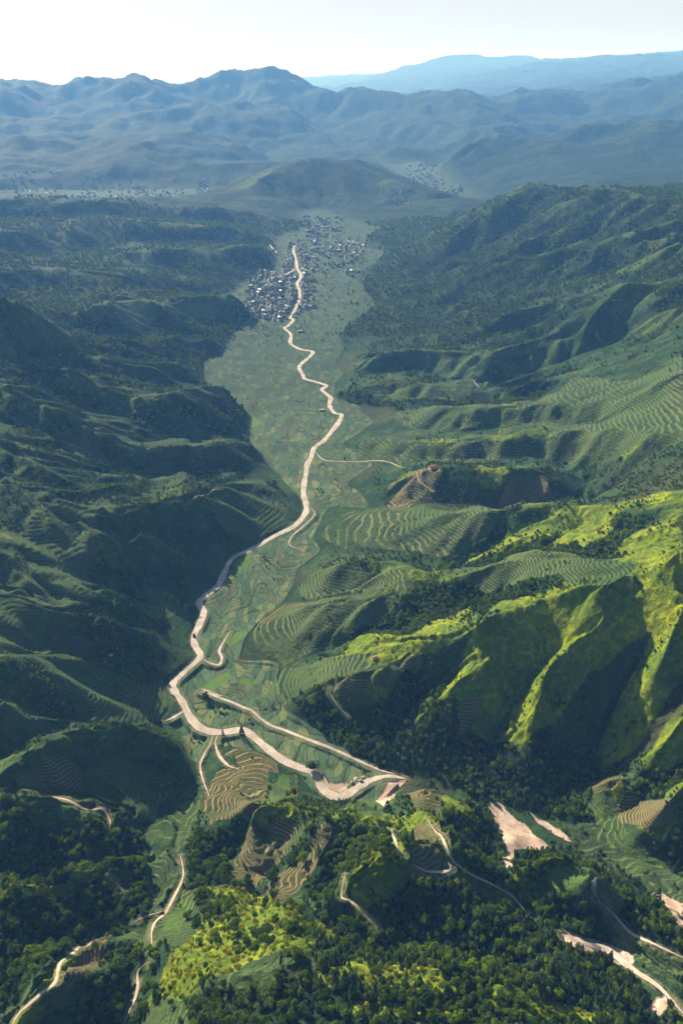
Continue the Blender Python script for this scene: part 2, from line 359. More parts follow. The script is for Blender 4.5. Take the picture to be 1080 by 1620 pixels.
for L in RIDGES + VALLEYS:
    L = np.array(L, float)
    lay(smooth_line(at_z(L[:, 0], L[:, 1], L[:, 2])))
for L in FAR:
    L = np.array(L, float)
    lay(smooth_line(at_r(L[:, 0], L[:, 1], L[:, 2])))
for L in MAP:
    lay(np.array(L, float))

def inside(px, py, poly):
    """even-odd test of points against a closed outline"""
    poly = np.asarray(poly, float)
    res = np.zeros(px.shape, bool)
    x0, y0 = poly.min(0); x1, y1 = poly.max(0)
    sel = (px >= x0) & (px <= x1) & (py >= y0) & (py <= y1)
    if not sel.any(): return res
    qx = px[sel]; qy = py[sel]; r = np.zeros(qx.shape, bool)
    for (ax, ay), (bx, by) in zip(poly, np.roll(poly, -1, 0)):
        c = (ay > qy) != (by > qy)
        with np.errstate(divide='ignore', invalid='ignore'):
            r ^= c & (qx < (bx - ax) * (qy - ay) / (by - ay) + ax)
    res[sel] = r
    return res
gi, gj = np.meshgrid(np.arange(NT), np.arange(NR))
GTH = TH0 + gi * DS; GR = R0 * np.exp(gj * DS)
GX = GR * np.sin(GTH); GY = GR * np.cos(GTH)
floor_mask = np.zeros((NR, NT), bool)
for L in FLOORS:
    L = np.array(L, float)
    P = at_z(L[:, 0], L[:, 1], np.zeros(len(L)))
    floor_mask |= inside(GX, GY, P[:, :2])
fix = ccnt > 0
hfix = np.where(fix, csum / np.maximum(ccnt, 1e-9), 0)
fl = floor_mask & ~fix
hfix[fl] = 0; fix |= fl
w_fix = fix.astype(float)

# multigrid-style fill: from coarse to fine, a membrane with some stiffness through the lines
def down(a):
    a = a[:a.shape[0] // 2 * 2, :a.shape[1] // 2 * 2]
    return (a[::2, ::2] + a[1::2, ::2] + a[::2, 1::2] + a[1::2, 1::2])
def lap(h):
    p = np.pad(h, 1, mode='edge')
    return p[:-2, 1:-1] + p[2:, 1:-1] + p[1:-1, :-2] + p[1:-1, 2:] - 4 * h
levels = [(hfix * w_fix, w_fix)]
while min(levels[-1][0].shape) > 16:
    levels.append((down(levels[-1][0]), down(levels[-1][1])))
h = None
for hv, wv in reversed(levels):
    f = wv > 0
    v = np.where(f, hv / np.maximum(wv, 1e-9), 0)
    if h is None:
        h = np.full(hv.shape, v[f].mean())
    else:
        n0, n1 = hv.shape
        yi = np.clip((np.arange(n0) - 0.5) / 2, 0, h.shape[0] - 1); xi = np.clip((np.arange(n1) - 0.5) / 2, 0, h.shape[1] - 1)
        y0 = np.floor(yi).astype(int); x0 = np.floor(xi).astype(int)
        y1 = np.minimum(y0 + 1, h.shape[0] - 1); x1 = np.minimum(x0 + 1, h.shape[1] - 1)
        fy = (yi - y0)[:, None]; fx = (xi - x0)[None]
        h = (h[y0][:, x0] * (1 - fx) + h[y0][:, x1] * fx) * (1 - fy) + (h[y1][:, x0] * (1 - fx) + h[y1][:, x1] * fx) * fy
    h[f] = v[f]
    n_it = 160 if h.size < 40000 else (110 if h.size < 200000 else 70)
    for _ in range(n_it):
        g = lap(h)
        h = h + 0.10 * g - 0.020 * lap(g)
        h[f] = v[f]
# round the crests and trough lines a little
def blur(a, s):
    n = int(3 * s) + 1
    k = np.exp(-0.5 * (np.arange(-n, n + 1) / s) ** 2); k /= k.sum()
    p = np.pad(a, ((n, n), (0, 0)), mode='edge'); a = sum(k[m] * p[m:m + a.shape[0]] for m in range(2 * n + 1))
    p = np.pad(a, ((0, 0), (n, n)), mode='edge'); return sum(k[m] * p[:, m:m + a.shape[1]] for m in range(2 * n + 1))
HB = blur(h, 1.4)
HB = HB + (0.28 + 0.12 * sstep(900, 1200, GR) - 0.2 * sstep(2600, 3600, GR)) * (HB - blur(HB, 9)) * (1 - np.clip(blur(floor_mask.astype(float), 2.5), 0, 1))
HB = np.maximum(HB, -3)
CRESTW = HB - blur(HB, 6)
FLOORW = blur(floor_mask.astype(float), 1.6)
DGT = np.gradient(HB, axis=1) / DS / GR; DGR = np.gradient(HB, axis=0) / DS / GR
GSX = DGR * np.sin(GTH) + DGT * np.cos(GTH); GSY = DGR * np.cos(GTH) - DGT * np.sin(GTH)

def sample(A, x, y):
    i, j = to_grid(x, y)
    i = np.clip(i, 0, NT - 1.001); j = np.clip(j, 0, NR - 1.001)
    i0 = i.astype(int); j0 = j.astype(int); fi = i - i0; fj = j - j0
    return (A[j0, i0] * (1 - fi) + A[j0, i0 + 1] * fi) * (1 - fj) + (A[j0 + 1, i0] * (1 - fi) + A[j0 + 1, i0 + 1] * fi) * fj

def eros(x, y, dx, dy, lam, seed):
    """gullies that run down the slope: waves across the fall line, one phase per loose cell"""
    cx = np.floor(x / lam); cyy = np.floor(y / lam)
    s = 0; n = 0
    for a in (-1, 0, 1):
        for b in (-1, 0, 1):
            ii = (cx + a).astype(np.int64); jj = (cyy + b).astype(np.int64)
            jx = _LAT[(jj * 7 + seed) & 255, (ii * 13 + seed * 5) & 255]; jy = _LAT[(jj * 11 + 3 * seed) & 255, (ii * 3 + 91 + seed) & 255]
            vx = x - (ii + jx) * lam; vy = y - (jj + jy) * lam
            wgt = np.exp(-(vx * vx + vy * vy) * (2.6 / lam ** 2))
            ph = (-vx * dy + vy * dx) * (2 * math.pi * 1.35 / lam)
            s = s + wgt * np.cos(ph); n = n + wgt
    return s / np.maximum(n, 1e-6)

def relief(x, y):
    """height of the land without terraces"""
    r = np.hypot(x, y)
    k = np.clip(r / 900, 0.55, 5.0)
    wx = (fbm(x / k, y / k, 90, 3, 11)) * 11 * k; wy = (fbm(x / k, y / k, 90, 3, 12)) * 11 * k
    f0 = sample(FLOORW, x, y)
    wx = wx * (1 - f0); wy = wy * (1 - f0)
    X, Y = x + wx, y + wy
    z = sample(HB, X, Y)
    gx = sample(GSX, X, Y); gy = sample(GSY, X, Y)
    sl = np.hypot(gx, gy) + 1e-6
    dx, dy = gx / sl, gy / sl
    up = sstep(2, 22, z) * (1 - f0)
    ss = np.minimum(sl, 0.7)
    near = 1 - sstep(2200, 3600, r)
    e = 0
    if (near > 0).any():
        e = e + near * (eros(x, y, dx, dy, 80, 3) * 8.5 + eros(x, y, dx, dy, 33, 5) * (2.0 + 1.6 * sstep(-40, -170, x))) * ss * (1 + 0.7 * sstep(-40, -170, x))
        e = e + near * fbm(x, y, 40, 4, 21) * 2.0
        md = near * sstep(1150, 1700, r)
        e = e + md * eros(x, y, dx, dy, 210, 4) * 34 * np.minimum(sl * 1.7, 0.7)
    far = 1 - near
    if (far > 0).any():
        e = e + far * (eros(x, y, dx, dy, 620, 7) * 45 + eros(x, y, dx, dy, 240, 8) * 24 + eros(x, y, dx, dy, 95, 9) * 9) * ss * 1.2
        e = e + far * ((0.35 - np.abs(fbm(x, y, 1500, 6, 23, 0.56))) * 120 * sstep(5200, 8000, r) + fbm(x, y, 420, 5, 24) * 40 * (1 + sstep(5000, 9000, r)))
    z = z + e * up
    hill = sstep(4300, 5200, r) * (1 - sstep(9000, 13000, r)) * (1 - f0)
    if (hill > 0).any():
        z = z + hill * np.maximum(0.30 - np.abs(fbm(x, y, 1500, 5, 27, 0.5)), -0.06) * 330
    z = z + (1 - up) * fbm(x, y, 60, 3, 31) * 0.8
    return z, f0, up, sl

# ------------------------------------------------------------------ pixel -> point on the land
def relief_z(x, y): return relief(np.asarray(x, float), np.asarray(y, float))[0]
_T = np.concatenate([np.geomspace(250, 3000, 900), np.geomspace(3005, 22000, 500)])
def on_land(u, v):
    d = ray(u, v)
    P = d[None] * _T[:, None] + np.array([0, 0, CAM_H])
    below = P[:, 2] < relief_z(P[:, 0], P[:, 1])
    k = int(np.argmax(below)) if below.any() else len(_T) - 1
    if k == 0: return P[0]
    a = _T[k - 1]; b = _T[k]
    for _ in range(12):
        m = 0.5 * (a + b); q = d * m + np.array([0, 0, CAM_H])
        if q[2] < relief_z(q[:1], q[1:2])[0]: b = m
        else: a = m
    q = d * b + np.array([0, 0, CAM_H])
    return q
# ------------------------------------------------------------------ terrain mesh (fan of quads, finer near the view)
th = np.concatenate([np.linspace(TH0, rad(-43), 46, endpoint=False), np.linspace(rad(-43), rad(43), 860), np.linspace(rad(43), TH1, 47)[1:]])
rr = [R0 + 2]
while rr[-1] < R1 - 60:
    r = rr[-1]
    k = 0.0018 if r < 1500 else (0.0018 + 0.0016 * min(1, (r - 1500) / 1500) if r < 3000 else min(0.006, 0.0034 + 0.0026 * (r - 3000) / 3000))
    rr.append(r * (1 + k))
rr = np.array(rr)
TT, RRm = np.meshgrid(th, rr)
VX = (RRm * np.sin(TT)).ravel(); VY = (RRm * np.cos(TT)).ravel()
VZ, F0, UP, SLP = relief(VX, VY)

def grid_mesh(name, nr, nc, x, y, z):
    me = bpy.data.meshes.new(name)
    idx = np.arange(nr * nc).reshape(nr, nc)
    q = np.stack([idx[:-1, :-1], idx[:-1, 1:], idx[1:, 1:], idx[1:, :-1]], -1).reshape(-1, 4)[:, ::-1]
    me.vertices.add(nr * nc)
    me.vertices.foreach_set('co', np.stack([x, y, z], -1).astype(np.float32).ravel())
    me.loops.add(q.size)
    me.loops.foreach_set('vertex_index', q.astype(np.int32).ravel())
    me.polygons.add(len(q))
    me.polygons.foreach_set('loop_start', np.arange(0, q.size, 4, dtype=np.int32))
    me.polygons.foreach_set('loop_total', np.full(len(q), 4, np.int32))
    me.polygons.foreach_set('use_smooth', np.ones(len(q), bool))
    me.update(calc_edges=True)
    return me
# ------------------------------------------------------------------ what grows where (outlines traced on the land)
def outline(pts):
    return np.array([on_land(u, v)[:2] for u, v in pts])
R_ALL = np.hypot(VX, VY)
_kw = np.clip(R_ALL / 700, 0.5, 6)
JX = VX + fbm(VX / _kw, VY / _kw, 26, 3, 41) * 7 * _kw
JY = VY + fbm(VX / _kw, VY / _kw, 26, 3, 42) * 7 * _kw
def cover(polys, ragged=True):
    m = np.zeros(VX.shape, bool)
    for p in polys:
        m |= inside(JX if ragged else VX, JY if ragged else VY, outline(p))
    return m

TERR_GREEN = [
 [(720,1375),(800,1405),(850,1440),(835,1450),(770,1420),(712,1392)],
 [(30,1270),(110,1272),(170,1292),(176,1310),(120,1300),(40,1285)],
 [(440,1225),(470,1230),(470,1262),(430,1275),(420,1262)],
 [(560,1262),(620,1240),(640,1240),(600,1290),(560,1285)],
 [(400,1300),(500,1290),(470,1340),(420,1380),(370,1395),(360,1360)],
 [(0,1235),(60,1180),(120,1150),(140,1160),(100,1185),(50,1215)],
 [(97,1050),(125,1047),(160,1062),(195,1072),(268,1078),(285,1110),(258,1136),(200,1143),(120,1122),(100,1090)],
 [(204,905),(222,930),(250,925),(303,957),(300,966),(244,978),(218,958)],
 [(330,795),(380,785),(430,790),(455,806),(445,832),(400,855),(350,842),(330,820)],
 [(28,1222),(95,1192),(128,1225),(125,1268),(60,1256),(12,1252)],
 [(110,1280),(172,1292),(178,1312),(130,1300),(100,1288)],
 [(60,1590),(85,1548),(130,1503),(178,1470),(170,1505),(140,1545),(92,1592)],
 [(160,1390),(205,1372),(222,1392),(190,1420),(165,1412)],
 [(245,1485),(290,1402),(330,1420),(318,1462),(285,1500)],
 [(210,1640),(250,1572),(292,1580),(305,1640)],
 [(835,1402),(880,1366),(912,1368),(962,1395),(985,1428),(970,1452),(935,1432),(880,1417),(845,1424)],
 [(950,1450),(1000,1472),(1080,1520),(1080,1565),(1020,1530),(965,1490)],
 [(945,1305),(1000,1325),(1040,1350),(1064,1392),(1000,1365),(950,1342)],
 [(935,1262),(960,1255),(985,1290),(950,1300),(925,1285)],
 [(395,1000),(415,972),(450,962),(500,953),(596,945),(640,906),(655,930),(590,985),(530,1010),(480,1026),(430,1032),(372,1042)],
 [(470,932),(500,902),(560,892),(640,900),(640,916),(590,932),(540,940),(480,950)],
 [(455,975),(520,962),(600,960),(545,1010),(480,1040),(440,1060),(430,1030)],
 [(500,846),(550,808),(700,805),(800,812),(770,850),(700,878),(600,866),(540,868)],
 [(560,702),(680,700),(900,690),(915,715),(780,728),(650,736),(560,720)],
 [(820,645),(900,600),(1000,600),(1080,560),(1080,700),(900,735),(860,690)],
 [(620,650),(700,642),(840,645),(860,665),(740,676),(620,668)],
 [(560,610),(655,608),(740,612),(740,632),(600,632)],
 [(870,905),(960,885),(1010,895),(960,930),(900,925)],
 [(700,905),(790,888),(930,882),(960,900),(850,915),(760,935)],
 [(380,1080),(440,1060),(520,1040),(560,1035),(600,1030),(520,1078),(470,1105),(440,1120)],
 [(240,1310),(290,1262),(330,1262),(300,1300),(282,1370),(262,1420),(235,1440),(232,1360)],
 [(0,1105),(60,1128),(85,1148),(60,1162),(0,1150)],
 [(170,470),(215,472),(300,470),(365,474),(360,490),(250,500),(180,495)],
]
TERR_TAN = [
 [(60,1588),(85,1550),(130,1503),(176,1470),(168,1503),(140,1543),(92,1590)],
 [(165,1392),(205,1374),(224,1392),(195,1420),(170,1412)],
 [(20,1225),(60,1200),(100,1200),(125,1235),(110,1262),(50,1252)],
 [(415,1416),(440,1385),(490,1342),(512,1298),(536,1308),(508,1362),(470,1412),(440,1424)],
 [(345,1162),(400,1166),(432,1190),(440,1226),(385,1222),(350,1195)],
 [(330,1302),(318,1262),(350,1216),(420,1222),(418,1262),(405,1290)],
 [(655,1302),(690,1298),(722,1372),(700,1396),(655,1382),(648,1340)],
 [(722,1160),(735,1100),(765,1102),(768,1112),(745,1158)],
 [(518,1084),(600,1064),(660,1030),(668,1050),(600,1078),(545,1108)],
 [(600,802),(640,756),(682,737),(700,747),(660,790),(625,815)],
 [(790,800),(810,765),(850,758),(872,790),(860,808)],
 [(975,1275),(1000,1258),(1040,1262),(1060,1290),(1020,1310),(980,1305)],
 [(930,1240),(960,1228),(985,1228),(990,1245),(940,1258)],
 [(280,1160),(335,1162),(330,1190),(300,1200)],
 [(395,985),(415,962),(470,955),(500,952),(450,968),(420,990)],
 [(640,1255),(690,1240),(705,1258),(690,1290),(650,1280)],
 [(360,1390),(380,1330),(430,1300),(470,1310),(440,1370),(400,1400)],
]
GRASS = [
 [(520,1526),(600,1520),(700,1536),(760,1556),(700,1572),(600,1560),(540,1552)], [(760,1572),(880,1588),(900,1612),(800,1606)], [(560,1580),(640,1590),(660,1612),(560,1606)], [(620,1345),(660,1342),(655,1385),(610,1400),(580,1395)],
 [(600,1538),(700,1545),(720,1560),(620,1562)], [(760,1556),(860,1568),(880,1590),(780,1580)], [(490,1540),(560,1536),(570,1556),(500,1562)], [(640,1590),(720,1596),(710,1616),(650,1612)], [(880,1590),(960,1600),(950,1616),(890,1612)],
 [(720,1130),(760,1010),(850,940),(960,905),(1080,850),(1080,985),(1020,1000),(930,1060),(880,1140),(830,1175),(780,1180)],
 [(930,1225),(985,1090),(1030,1000),(1080,930),(1080,1060),(1045,1130),(1010,1190)],
 [(690,1110),(735,1020),(800,950),(940,905),(1010,868),(1080,840),(1080,960),(1010,985),(905,1060),(860,1145),(800,1170),(790,1100),(740,1110)],
 [(940,1215),(1000,1080),(1040,990),(1080,940),(1080,1020),(1045,1100),(1010,1180),(960,1215)],
 [(1010,1215),(1080,1120),(1080,1190),(1030,1225)],
 [(560,1000),(620,1005),(740,960),(760,985),(680,1030),(600,1050),(520,1050)],
 [(860,866),(900,835),(960,812),(970,830),(930,862)], [(960,880),(1000,845),(1080,815),(1080,880)], [(930,800),(1080,775),(1080,792),(990,802)],
 [(730,890),(800,850),(960,795),(1000,800),(900,840),(800,875)],
 [(300,1412),(330,1400),(420,1418),(470,1440),(520,1462),(530,1490),(470,1510),(400,1520),(330,1550),(260,1600),(230,1590),(280,1500),(315,1470)],
 [(540,1400),(600,1340),(650,1325),(660,1360),(640,1400),(600,1420),(560,1440)],
 [(380,1290),(470,1268),(560,1275),(640,1290),(700,1290),(690,1310),(600,1310),(520,1296),(400,1300)],
 [(0,1640),(60,1560),(110,1500),(180,1455),(185,1470),(110,1540),(50,1620),(20,1660)],
 [(0,1398),(100,1388),(200,1362),(215,1372),(110,1412),(0,1425)],
 [(790,1400),(820,1380),(850,1372),(850,1420),(830,1430)],
]
FOREST = [
 [(455,1110),(530,1085),(660,1045),(720,1080),(790,1170),(830,1160),(900,1200),(890,1255),(800,1262),(720,1240),(640,1225),(560,1195),(480,1140)],
 [(700,1180),(760,1150),(850,1140),(920,1195),(960,1215),(900,1290),(850,1290),(740,1255)],
 [(880,1250),(960,1120),(1010,1030),(1060,990),(1040,1080),(990,1200),(940,1240),(930,1300),(890,1300)],
 [(1000,1250),(1080,1190),(1080,1390),(1050,1345),(1000,1300)],
 [(540,1420),(600,1390),(680,1390),(760,1410),(850,1450),(880,1480),(960,1520),(1030,1590),(1000,1640),(560,1560),(500,1530)],
 [(300,1640),(240,1610),(330,1570),(440,1550),(560,1530),(700,1540),(860,1560),(1000,1620),(1000,1660)],
 [(840,1430),(880,1415),(935,1432),(960,1460),(920,1475),(860,1460)],
 [(290,1370),(310,1310),(360,1320),(400,1400),(380,1410),(300,1390)],
 [(520,1320),(560,1310),(640,1300),(640,1330),(560,1380),(500,1410)],
 [(700,1260),(770,1270),(795,1350),(780,1390),(740,1370),(700,1310)],
 [(800,1380),(820,1350),(880,1348),(870,1368),(840,1390)],
 [(980,1420),(1040,1420),(1080,1480),(1080,1500),(1010,1465)],
 [(0,1260),(60,1262),(160,1300),(230,1312),(225,1360),(120,1380),(0,1390)],
 [(0,1410),(100,1405),(200,1380),(230,1420),(200,1455),(110,1490),(0,1525)],
 [(0,1470),(90,1490),(70,1540),(0,1600)],
 [(120,1600),(170,1530),(200,1490),(225,1500),(205,1560),(180,1640),(110,1640)],
 [(0,1120),(70,1130),(80,1150),(0,1150)],
 [(500,620),(660,610),(660,640),(560,640)],
 [(380,478),(392,505),(340,545),(200,530),(150,510),(200,475)],
 [(560,475),(700,480),(720,500),(600,510),(540,500)],
 [(300,398),(420,398),(425,425),(300,420)],
]
SOIL = [
 [(769,1272),(792,1276),(815,1299),(836,1311),(860,1329),(880,1347),(846,1343),(812,1347),(806,1377),(796,1372),(791,1355),(798,1340),(782,1310)],
 [(1018,1404),(1045,1411),(1082,1430),(1082,1470),(1066,1456),(1050,1431)],
 [(503,1224),(515,1233),(549,1233),(546,1251),(530,1259),(516,1252)],
 [(612,1236),(642,1231),(625,1250),(606,1277),(590,1266)],
 [(888,1477),(935,1486),(984,1499),(1000,1516),(990,1527),(930,1507),(893,1494)],
 [(1018,1600),(1040,1580),(1056,1575),(1060,1592),(1030,1616)],
 [(838,1288),(862,1296),(884,1312),(902,1330),(890,1328),(860,1305)],
 [(318,1092),(332,1095),(345,1102),(330,1104)],
]
BRIGHT = [
 [(310,1088),(340,1070),(362,1062),(366,1072),(336,1092)],
 [(372,1080),(385,1073),(408,1073),(404,1082)],
 [(352,1010),(372,1000),(392,996),(388,1008),(362,1022)],
 [(385,668),(400,655),(415,668),(405,674)],
 [(690,1335),(705,1322),(718,1345),(708,1358)],
 [(440,1225),(455,1222),(460,1250),(440,1245)],
 [(255,1470),(285,1420),(310,1425),(280,1470)],
 [(840,1402),(885,1366),(912,1370),(945,1395),(900,1412)],
 [(370,885),(395,880),(392,900),(372,900)],
]
terr = cover(TERR_GREEN).astype(np.float32)
tan = cover(TERR_TAN).astype(np.float32)
terr = np.maximum(terr, tan)
forest = cover(FOREST).astype(np.float32)
grass = cover(GRASS).astype(np.float32)
soil = cover(SOIL, True).astype(np.float32)
bright = cover(BRIGHT, False).astype(np.float32)
field = np.where(R_ALL < 3200, sstep(0.40, 0.66, sample(FLOORW, JX, JY) + 0.30 * fbm(VX, VY, 150, 4, 63) * sstep(700, 1100, R_ALL)), F0).astype(np.float32)
# scattered wood on the other slopes: hollows and shaded foot slopes, broken up
wild = UP * (1 - terr) * (1 - grass)
nz = fbm(VX, VY, 130, 4, 51)
forest = np.maximum(forest, (sstep(0.14, 0.34, nz - 0.25 * (VX < 0)) * sstep(0.15, 0.4, wild)).astype(np.float32) * (R_ALL < 3600))
far_wood_shade = sstep(1250, 2000, R_ALL) * (1 - F0) * sstep(-0.6, -0.25, nz + 0.004 * (VZ - 45)) * np.where(R_ALL > 2600, 1, 1 - 0.85 * terr)  # distant dark wood, with cloud shade put into its cover colour
far_wood_shade = np.maximum(far_wood_shade, sstep(3300, 4200, R_ALL) * (1 - F0 * 0.25) * sstep(-0.75, -0.45, nz))
far_wood_shade = np.maximum(far_wood_shade, sstep(-60, -160, VX) * sstep(1050, 1350, R_ALL) * (1 - F0) * sstep(-0.35, 0.0, nz) * (1 - terr))
forest = np.maximum(forest, far_wood_shade.astype(np.float32))  # the wood mask takes in the painted far shade
terr2 = ((fbm(VX, VY, 170, 3, 57) > 0.16) & (R_ALL < 2600) & (UP > 0.5) & (SLP < 0.62)).astype(np.float32)
terr = np.maximum(terr, terr2 * (1 - forest) * (1 - grass) * 0.8)
crest = sstep(0.9, 3.2, sample(CRESTW, JX, JY) * np.clip(900 / R_ALL, 0.3, 1.3)) * (R_ALL < 4000) * (R_ALL > 420)  # grassier, barer crests; lit ridge highlights put into their colour
crest = crest * sstep(-0.35, 0.1, fbm(VX, VY, 70, 3, 58))
forest = forest * (1 - 0.9 * crest)
grass = np.maximum(grass, (crest * np.where((VX > 30) & (R_ALL < 1250), 0.7, 0.22) * (1 - terr)).astype(np.float32))
forest = forest * (1 - soil) * (1 - np.clip(terr * 1.2, 0, 1)) * (1 - 0.0 * grass)
grass = grass * (1 - soil)
# ------------------------------------------------------------------ roads and paths: (name, width m, traced pixels)
ROADS = [
 ('dirt_road', 7.2, [(462,497),(459,503),(464,506),(455,516),(450,519),(460,529),(459,541),(464,547),(477,553),(494,556),(490,564),(477,575),(473,582),(479,593),(482,599),(499,604),(516,610),(509,616),(516,623),(523,630),(521,641),(529,653),(540,656),(534,670),(523,684),(512,697),(503,703),(496,710),(492,723),(486,734),(484,749),(481,764),(480,782),(484,797),(483,812),(466,832),(436,847),(403,866),(373,880),(362,890),(355,906),(344,928),(322,944),(315,954),(322,969),(315,989),(307,1007),(309,1022),(317,1039),(296,1059),(276,1078),(274,1089),(289,1111),(300,1133),(315,1150),(333,1157),(356,1158),(378,1155),(394,1160),(429,1189),(451,1204),(477,1215),(497,1224),(508,1244),(521,1256),(540,1261),(562,1248),(584,1235),(614,1228),(640,1231)]),
 ('stream_track', 2.6, [(318,1094),(332,1098),(347,1104),(365,1110),(385,1119),(398,1124),(414,1138),(430,1148),(450,1155),(480,1167),(520,1182),(560,1200),(600,1218),(625,1224)]),
 ('side_track', 3.0, [(318,1041),(333,1049),(347,1051),(351,1040),(347,1029),(354,1015),(364,998)]),
 ('side_track', 3.0, [(262,1140),(270,1137),(283,1130),(291,1124)]),
 ('footpath', 1.9, [(338,1159),(333,1176),(324,1192),(317,1212),(322,1236),(331,1257)]),
 ('footpath', 2.5, [(346,1160),(341,1175),(347,1196),(362,1211),(378,1216)]),
 ('footpath', 2.1, [(286,1354),(290,1385),(276,1415),(262,1441),(246,1460),(240,1475),(240,1494)]),
 ('footpath', 1.8, [(262,1441),(236,1448),(212,1460)]),
 ('footpath', 2.0, [(234,1518),(219,1540),(218,1562),(210,1590),(194,1625)]),
 ('footpath', 2.0, [(150,1477),(122,1502),(98,1526),(85,1551),(60,1576),(35,1601),(10,1630)]),
 ('footpath', 1.6, [(546,1386),(540,1408),(556,1426),(576,1440),(600,1466)]),
 ('footpath', 1.6, [(619,1314),(628,1338),(642,1354)]),
 ('footpath', 2.0, [(655,1367),(672,1377),(700,1380),(712,1374),(708,1362)]),
 ('footpath', 1.6, [(676,1298),(690,1316),(710,1350),(730,1376),(770,1398),(802,1410),(820,1430),(842,1452)]),
 ('side_track', 2.5, [(945,1420),(970,1450),(1000,1475),(1040,1496),(1085,1518)]),
 ('side_track', 4.2, [(888,1478),(925,1491),(960,1506),(1000,1532),(1040,1562),(1085,1606)]),
 ('footpath', 1.6, [(75,1259),(130,1275),(162,1284),(174,1296),(172,1311)]),
 ('footpath', 2.0, [(497,712),(508,725),(520,729),(550,730),(590,729),(615,731),(642,741)]),
 ('footpath', 2.0, [(658,746),(662,760),(674,770),(686,779)]),
 ('footpath', 1.8, [(296,800),(310,786),(335,776),(350,774)]),
 ('footpath', 1.8, [(483,800),(497,810),(493,820),(478,834),(462,848),(458,862),(480,870)]),
 ('street', 8.0, [(462,497),(472,478),(474,462),(470,448),(476,436),(470,424),(468,410),(464,396),(466,388)]),
 ('street', 6.0, [(438,401),(432,394),(426,386)]),
 ('street', 5.0, [(470,424),(452,434),(430,440),(420,446)]),
 ('footpath', 2.4, [(945,520),(943,530),(948,541)]),
 ('footpath', 1.8, [(748,598),(751,606),(757,613)]),
 ('footpath', 1.6, [(524,1084),(523,1098),(535,1116),(552,1135)]),
]
def dense(P, step):
    P = np.asarray(P); out = [P[0]]
    for a, b in zip(P[:-1], P[1:]):
        n = max(1, int(np.hypot(*(b - a)[:2]) / step))
        for k in range(1, n + 1): out.append(a + (b - a) * k / n)
    return np.array(out)
ROADLINES = []
for name, wd, px in ROADS:
    P = np.array([on_land(u, v)[:2] for u, v in px])
    keep = [0]
    for k in range(1, len(P)):
        if np.hypot(*(P[k] - P[keep[-1]])) > 2: keep.append(k)
    P = P[keep]
    Q = dense(smooth_line(np.c_[P, np.zeros(len(P))])[:, :2], 2.0)
    zz = relief_z(Q[:, 0], Q[:, 1])
    n = 9 if wd > 5 else 5
    zz = np.convolve(np.pad(zz, n, mode='edge'), np.ones(2 * n + 1) / (2 * n + 1), 'valid')
    ROADLINES.append((name, wd, Q, zz))
# grade the land under each of them
VZ0 = VZ.copy()
cut = np.zeros(VX.shape, np.float32)
cell = 12.0
def near_lines(x, y, reach):
    """distance to the closest road centre minus half its width, and its height (only near roads)"""
    best = np.full(x.shape, 1e9); bz = np.zeros(x.shape)
    for name, wd, Q, zz in ROADLINES:
        x0, y0 = Q.min(0) - reach - wd; x1, y1 = Q.max(0) + reach + wd
        sel = np.where((x > x0) & (x < x1) & (y > y0) & (y < y1))[0]
        if not len(sel): continue
        # bucket the road points
        key = {}
        for k, q in enumerate(Q):
            key.setdefault((int(q[0] // cell), int(q[1] // cell)), []).append(k)
        cx = (x[sel] // cell).astype(int); cyy = (y[sel] // cell).astype(int)
        code = cx * 100003 + cyy
        order = np.argsort(code, kind='stable'); so_ = sel[order]; co = code[order]
        cuts = np.flatnonzero(np.diff(co)) + 1
        for grp in np.split(np.arange(len(so_)), cuts):
            if not len(grp): continue
            i0 = so_[grp[0]]; a, b = int(x[i0] // cell), int(y[i0] // cell)
            ks = [k for da in (-1, 0, 1) for db in (-1, 0, 1) for k in key.get((a + da, b + db), ())]
            if not ks: continue
            ids = so_[grp]
            d2 = (x[ids][:, None] - Q[ks, 0][None]) ** 2 + (y[ids][:, None] - Q[ks, 1][None]) ** 2
            m = d2.argmin(1); d = np.sqrt(d2[np.arange(len(ids)), m]) - wd / 2
            kk = np.array(ks)[m]; s_ = np.gradient(zz); T_ = np.gradient(Q, axis=0); L2 = np.maximum((T_ ** 2).sum(1), 1e-6)
            z = zz[kk] + s_[kk] * np.clip(((x[ids] - Q[kk, 0]) * T_[kk, 0] + (y[ids] - Q[kk, 1]) * T_[kk, 1]) / L2[kk], -1, 1)
            up = d < best[ids]
            best[ids[up]] = d[up]; bz[ids[up]] = z[up]
    return best, bz
RD, RZ = near_lines(VX, VY, 12.0)
g = 1 - sstep(0.8, 5.0, RD)
VZ = VZ * (1 - g) + (RZ - 0.25) * g
verge = (1 - sstep(0.0, 3.0, RD)).astype(np.float32)
forest *= (RD > 2.0); terr *= (RD > 1.0)

# terraces: the land is cut into steps along the contours
step = np.where(R_ALL < 750, 1.9, np.where(R_ALL < 1000, 2.3, np.where(R_ALL < 1700, 3.0, 4.2))) * (1 + 0.0 * VX)
lev = VZ / step + 0.09 * fbm(VX, VY, 35, 2, 61) + 0.9 * fbm(VX, VY, 160, 2, 62)
fr = lev - np.floor(lev)
stepz = (np.floor(lev) + sstep(0.62, 0.98, fr) + 0.06 * fr)
VZT = stepz * step
tw = np.clip(terr, 0, 1) * sstep(0.10, 0.22, SLP) * (RD > 1.0)
VZ = VZ + (VZT - lev * step) * tw * 0.9
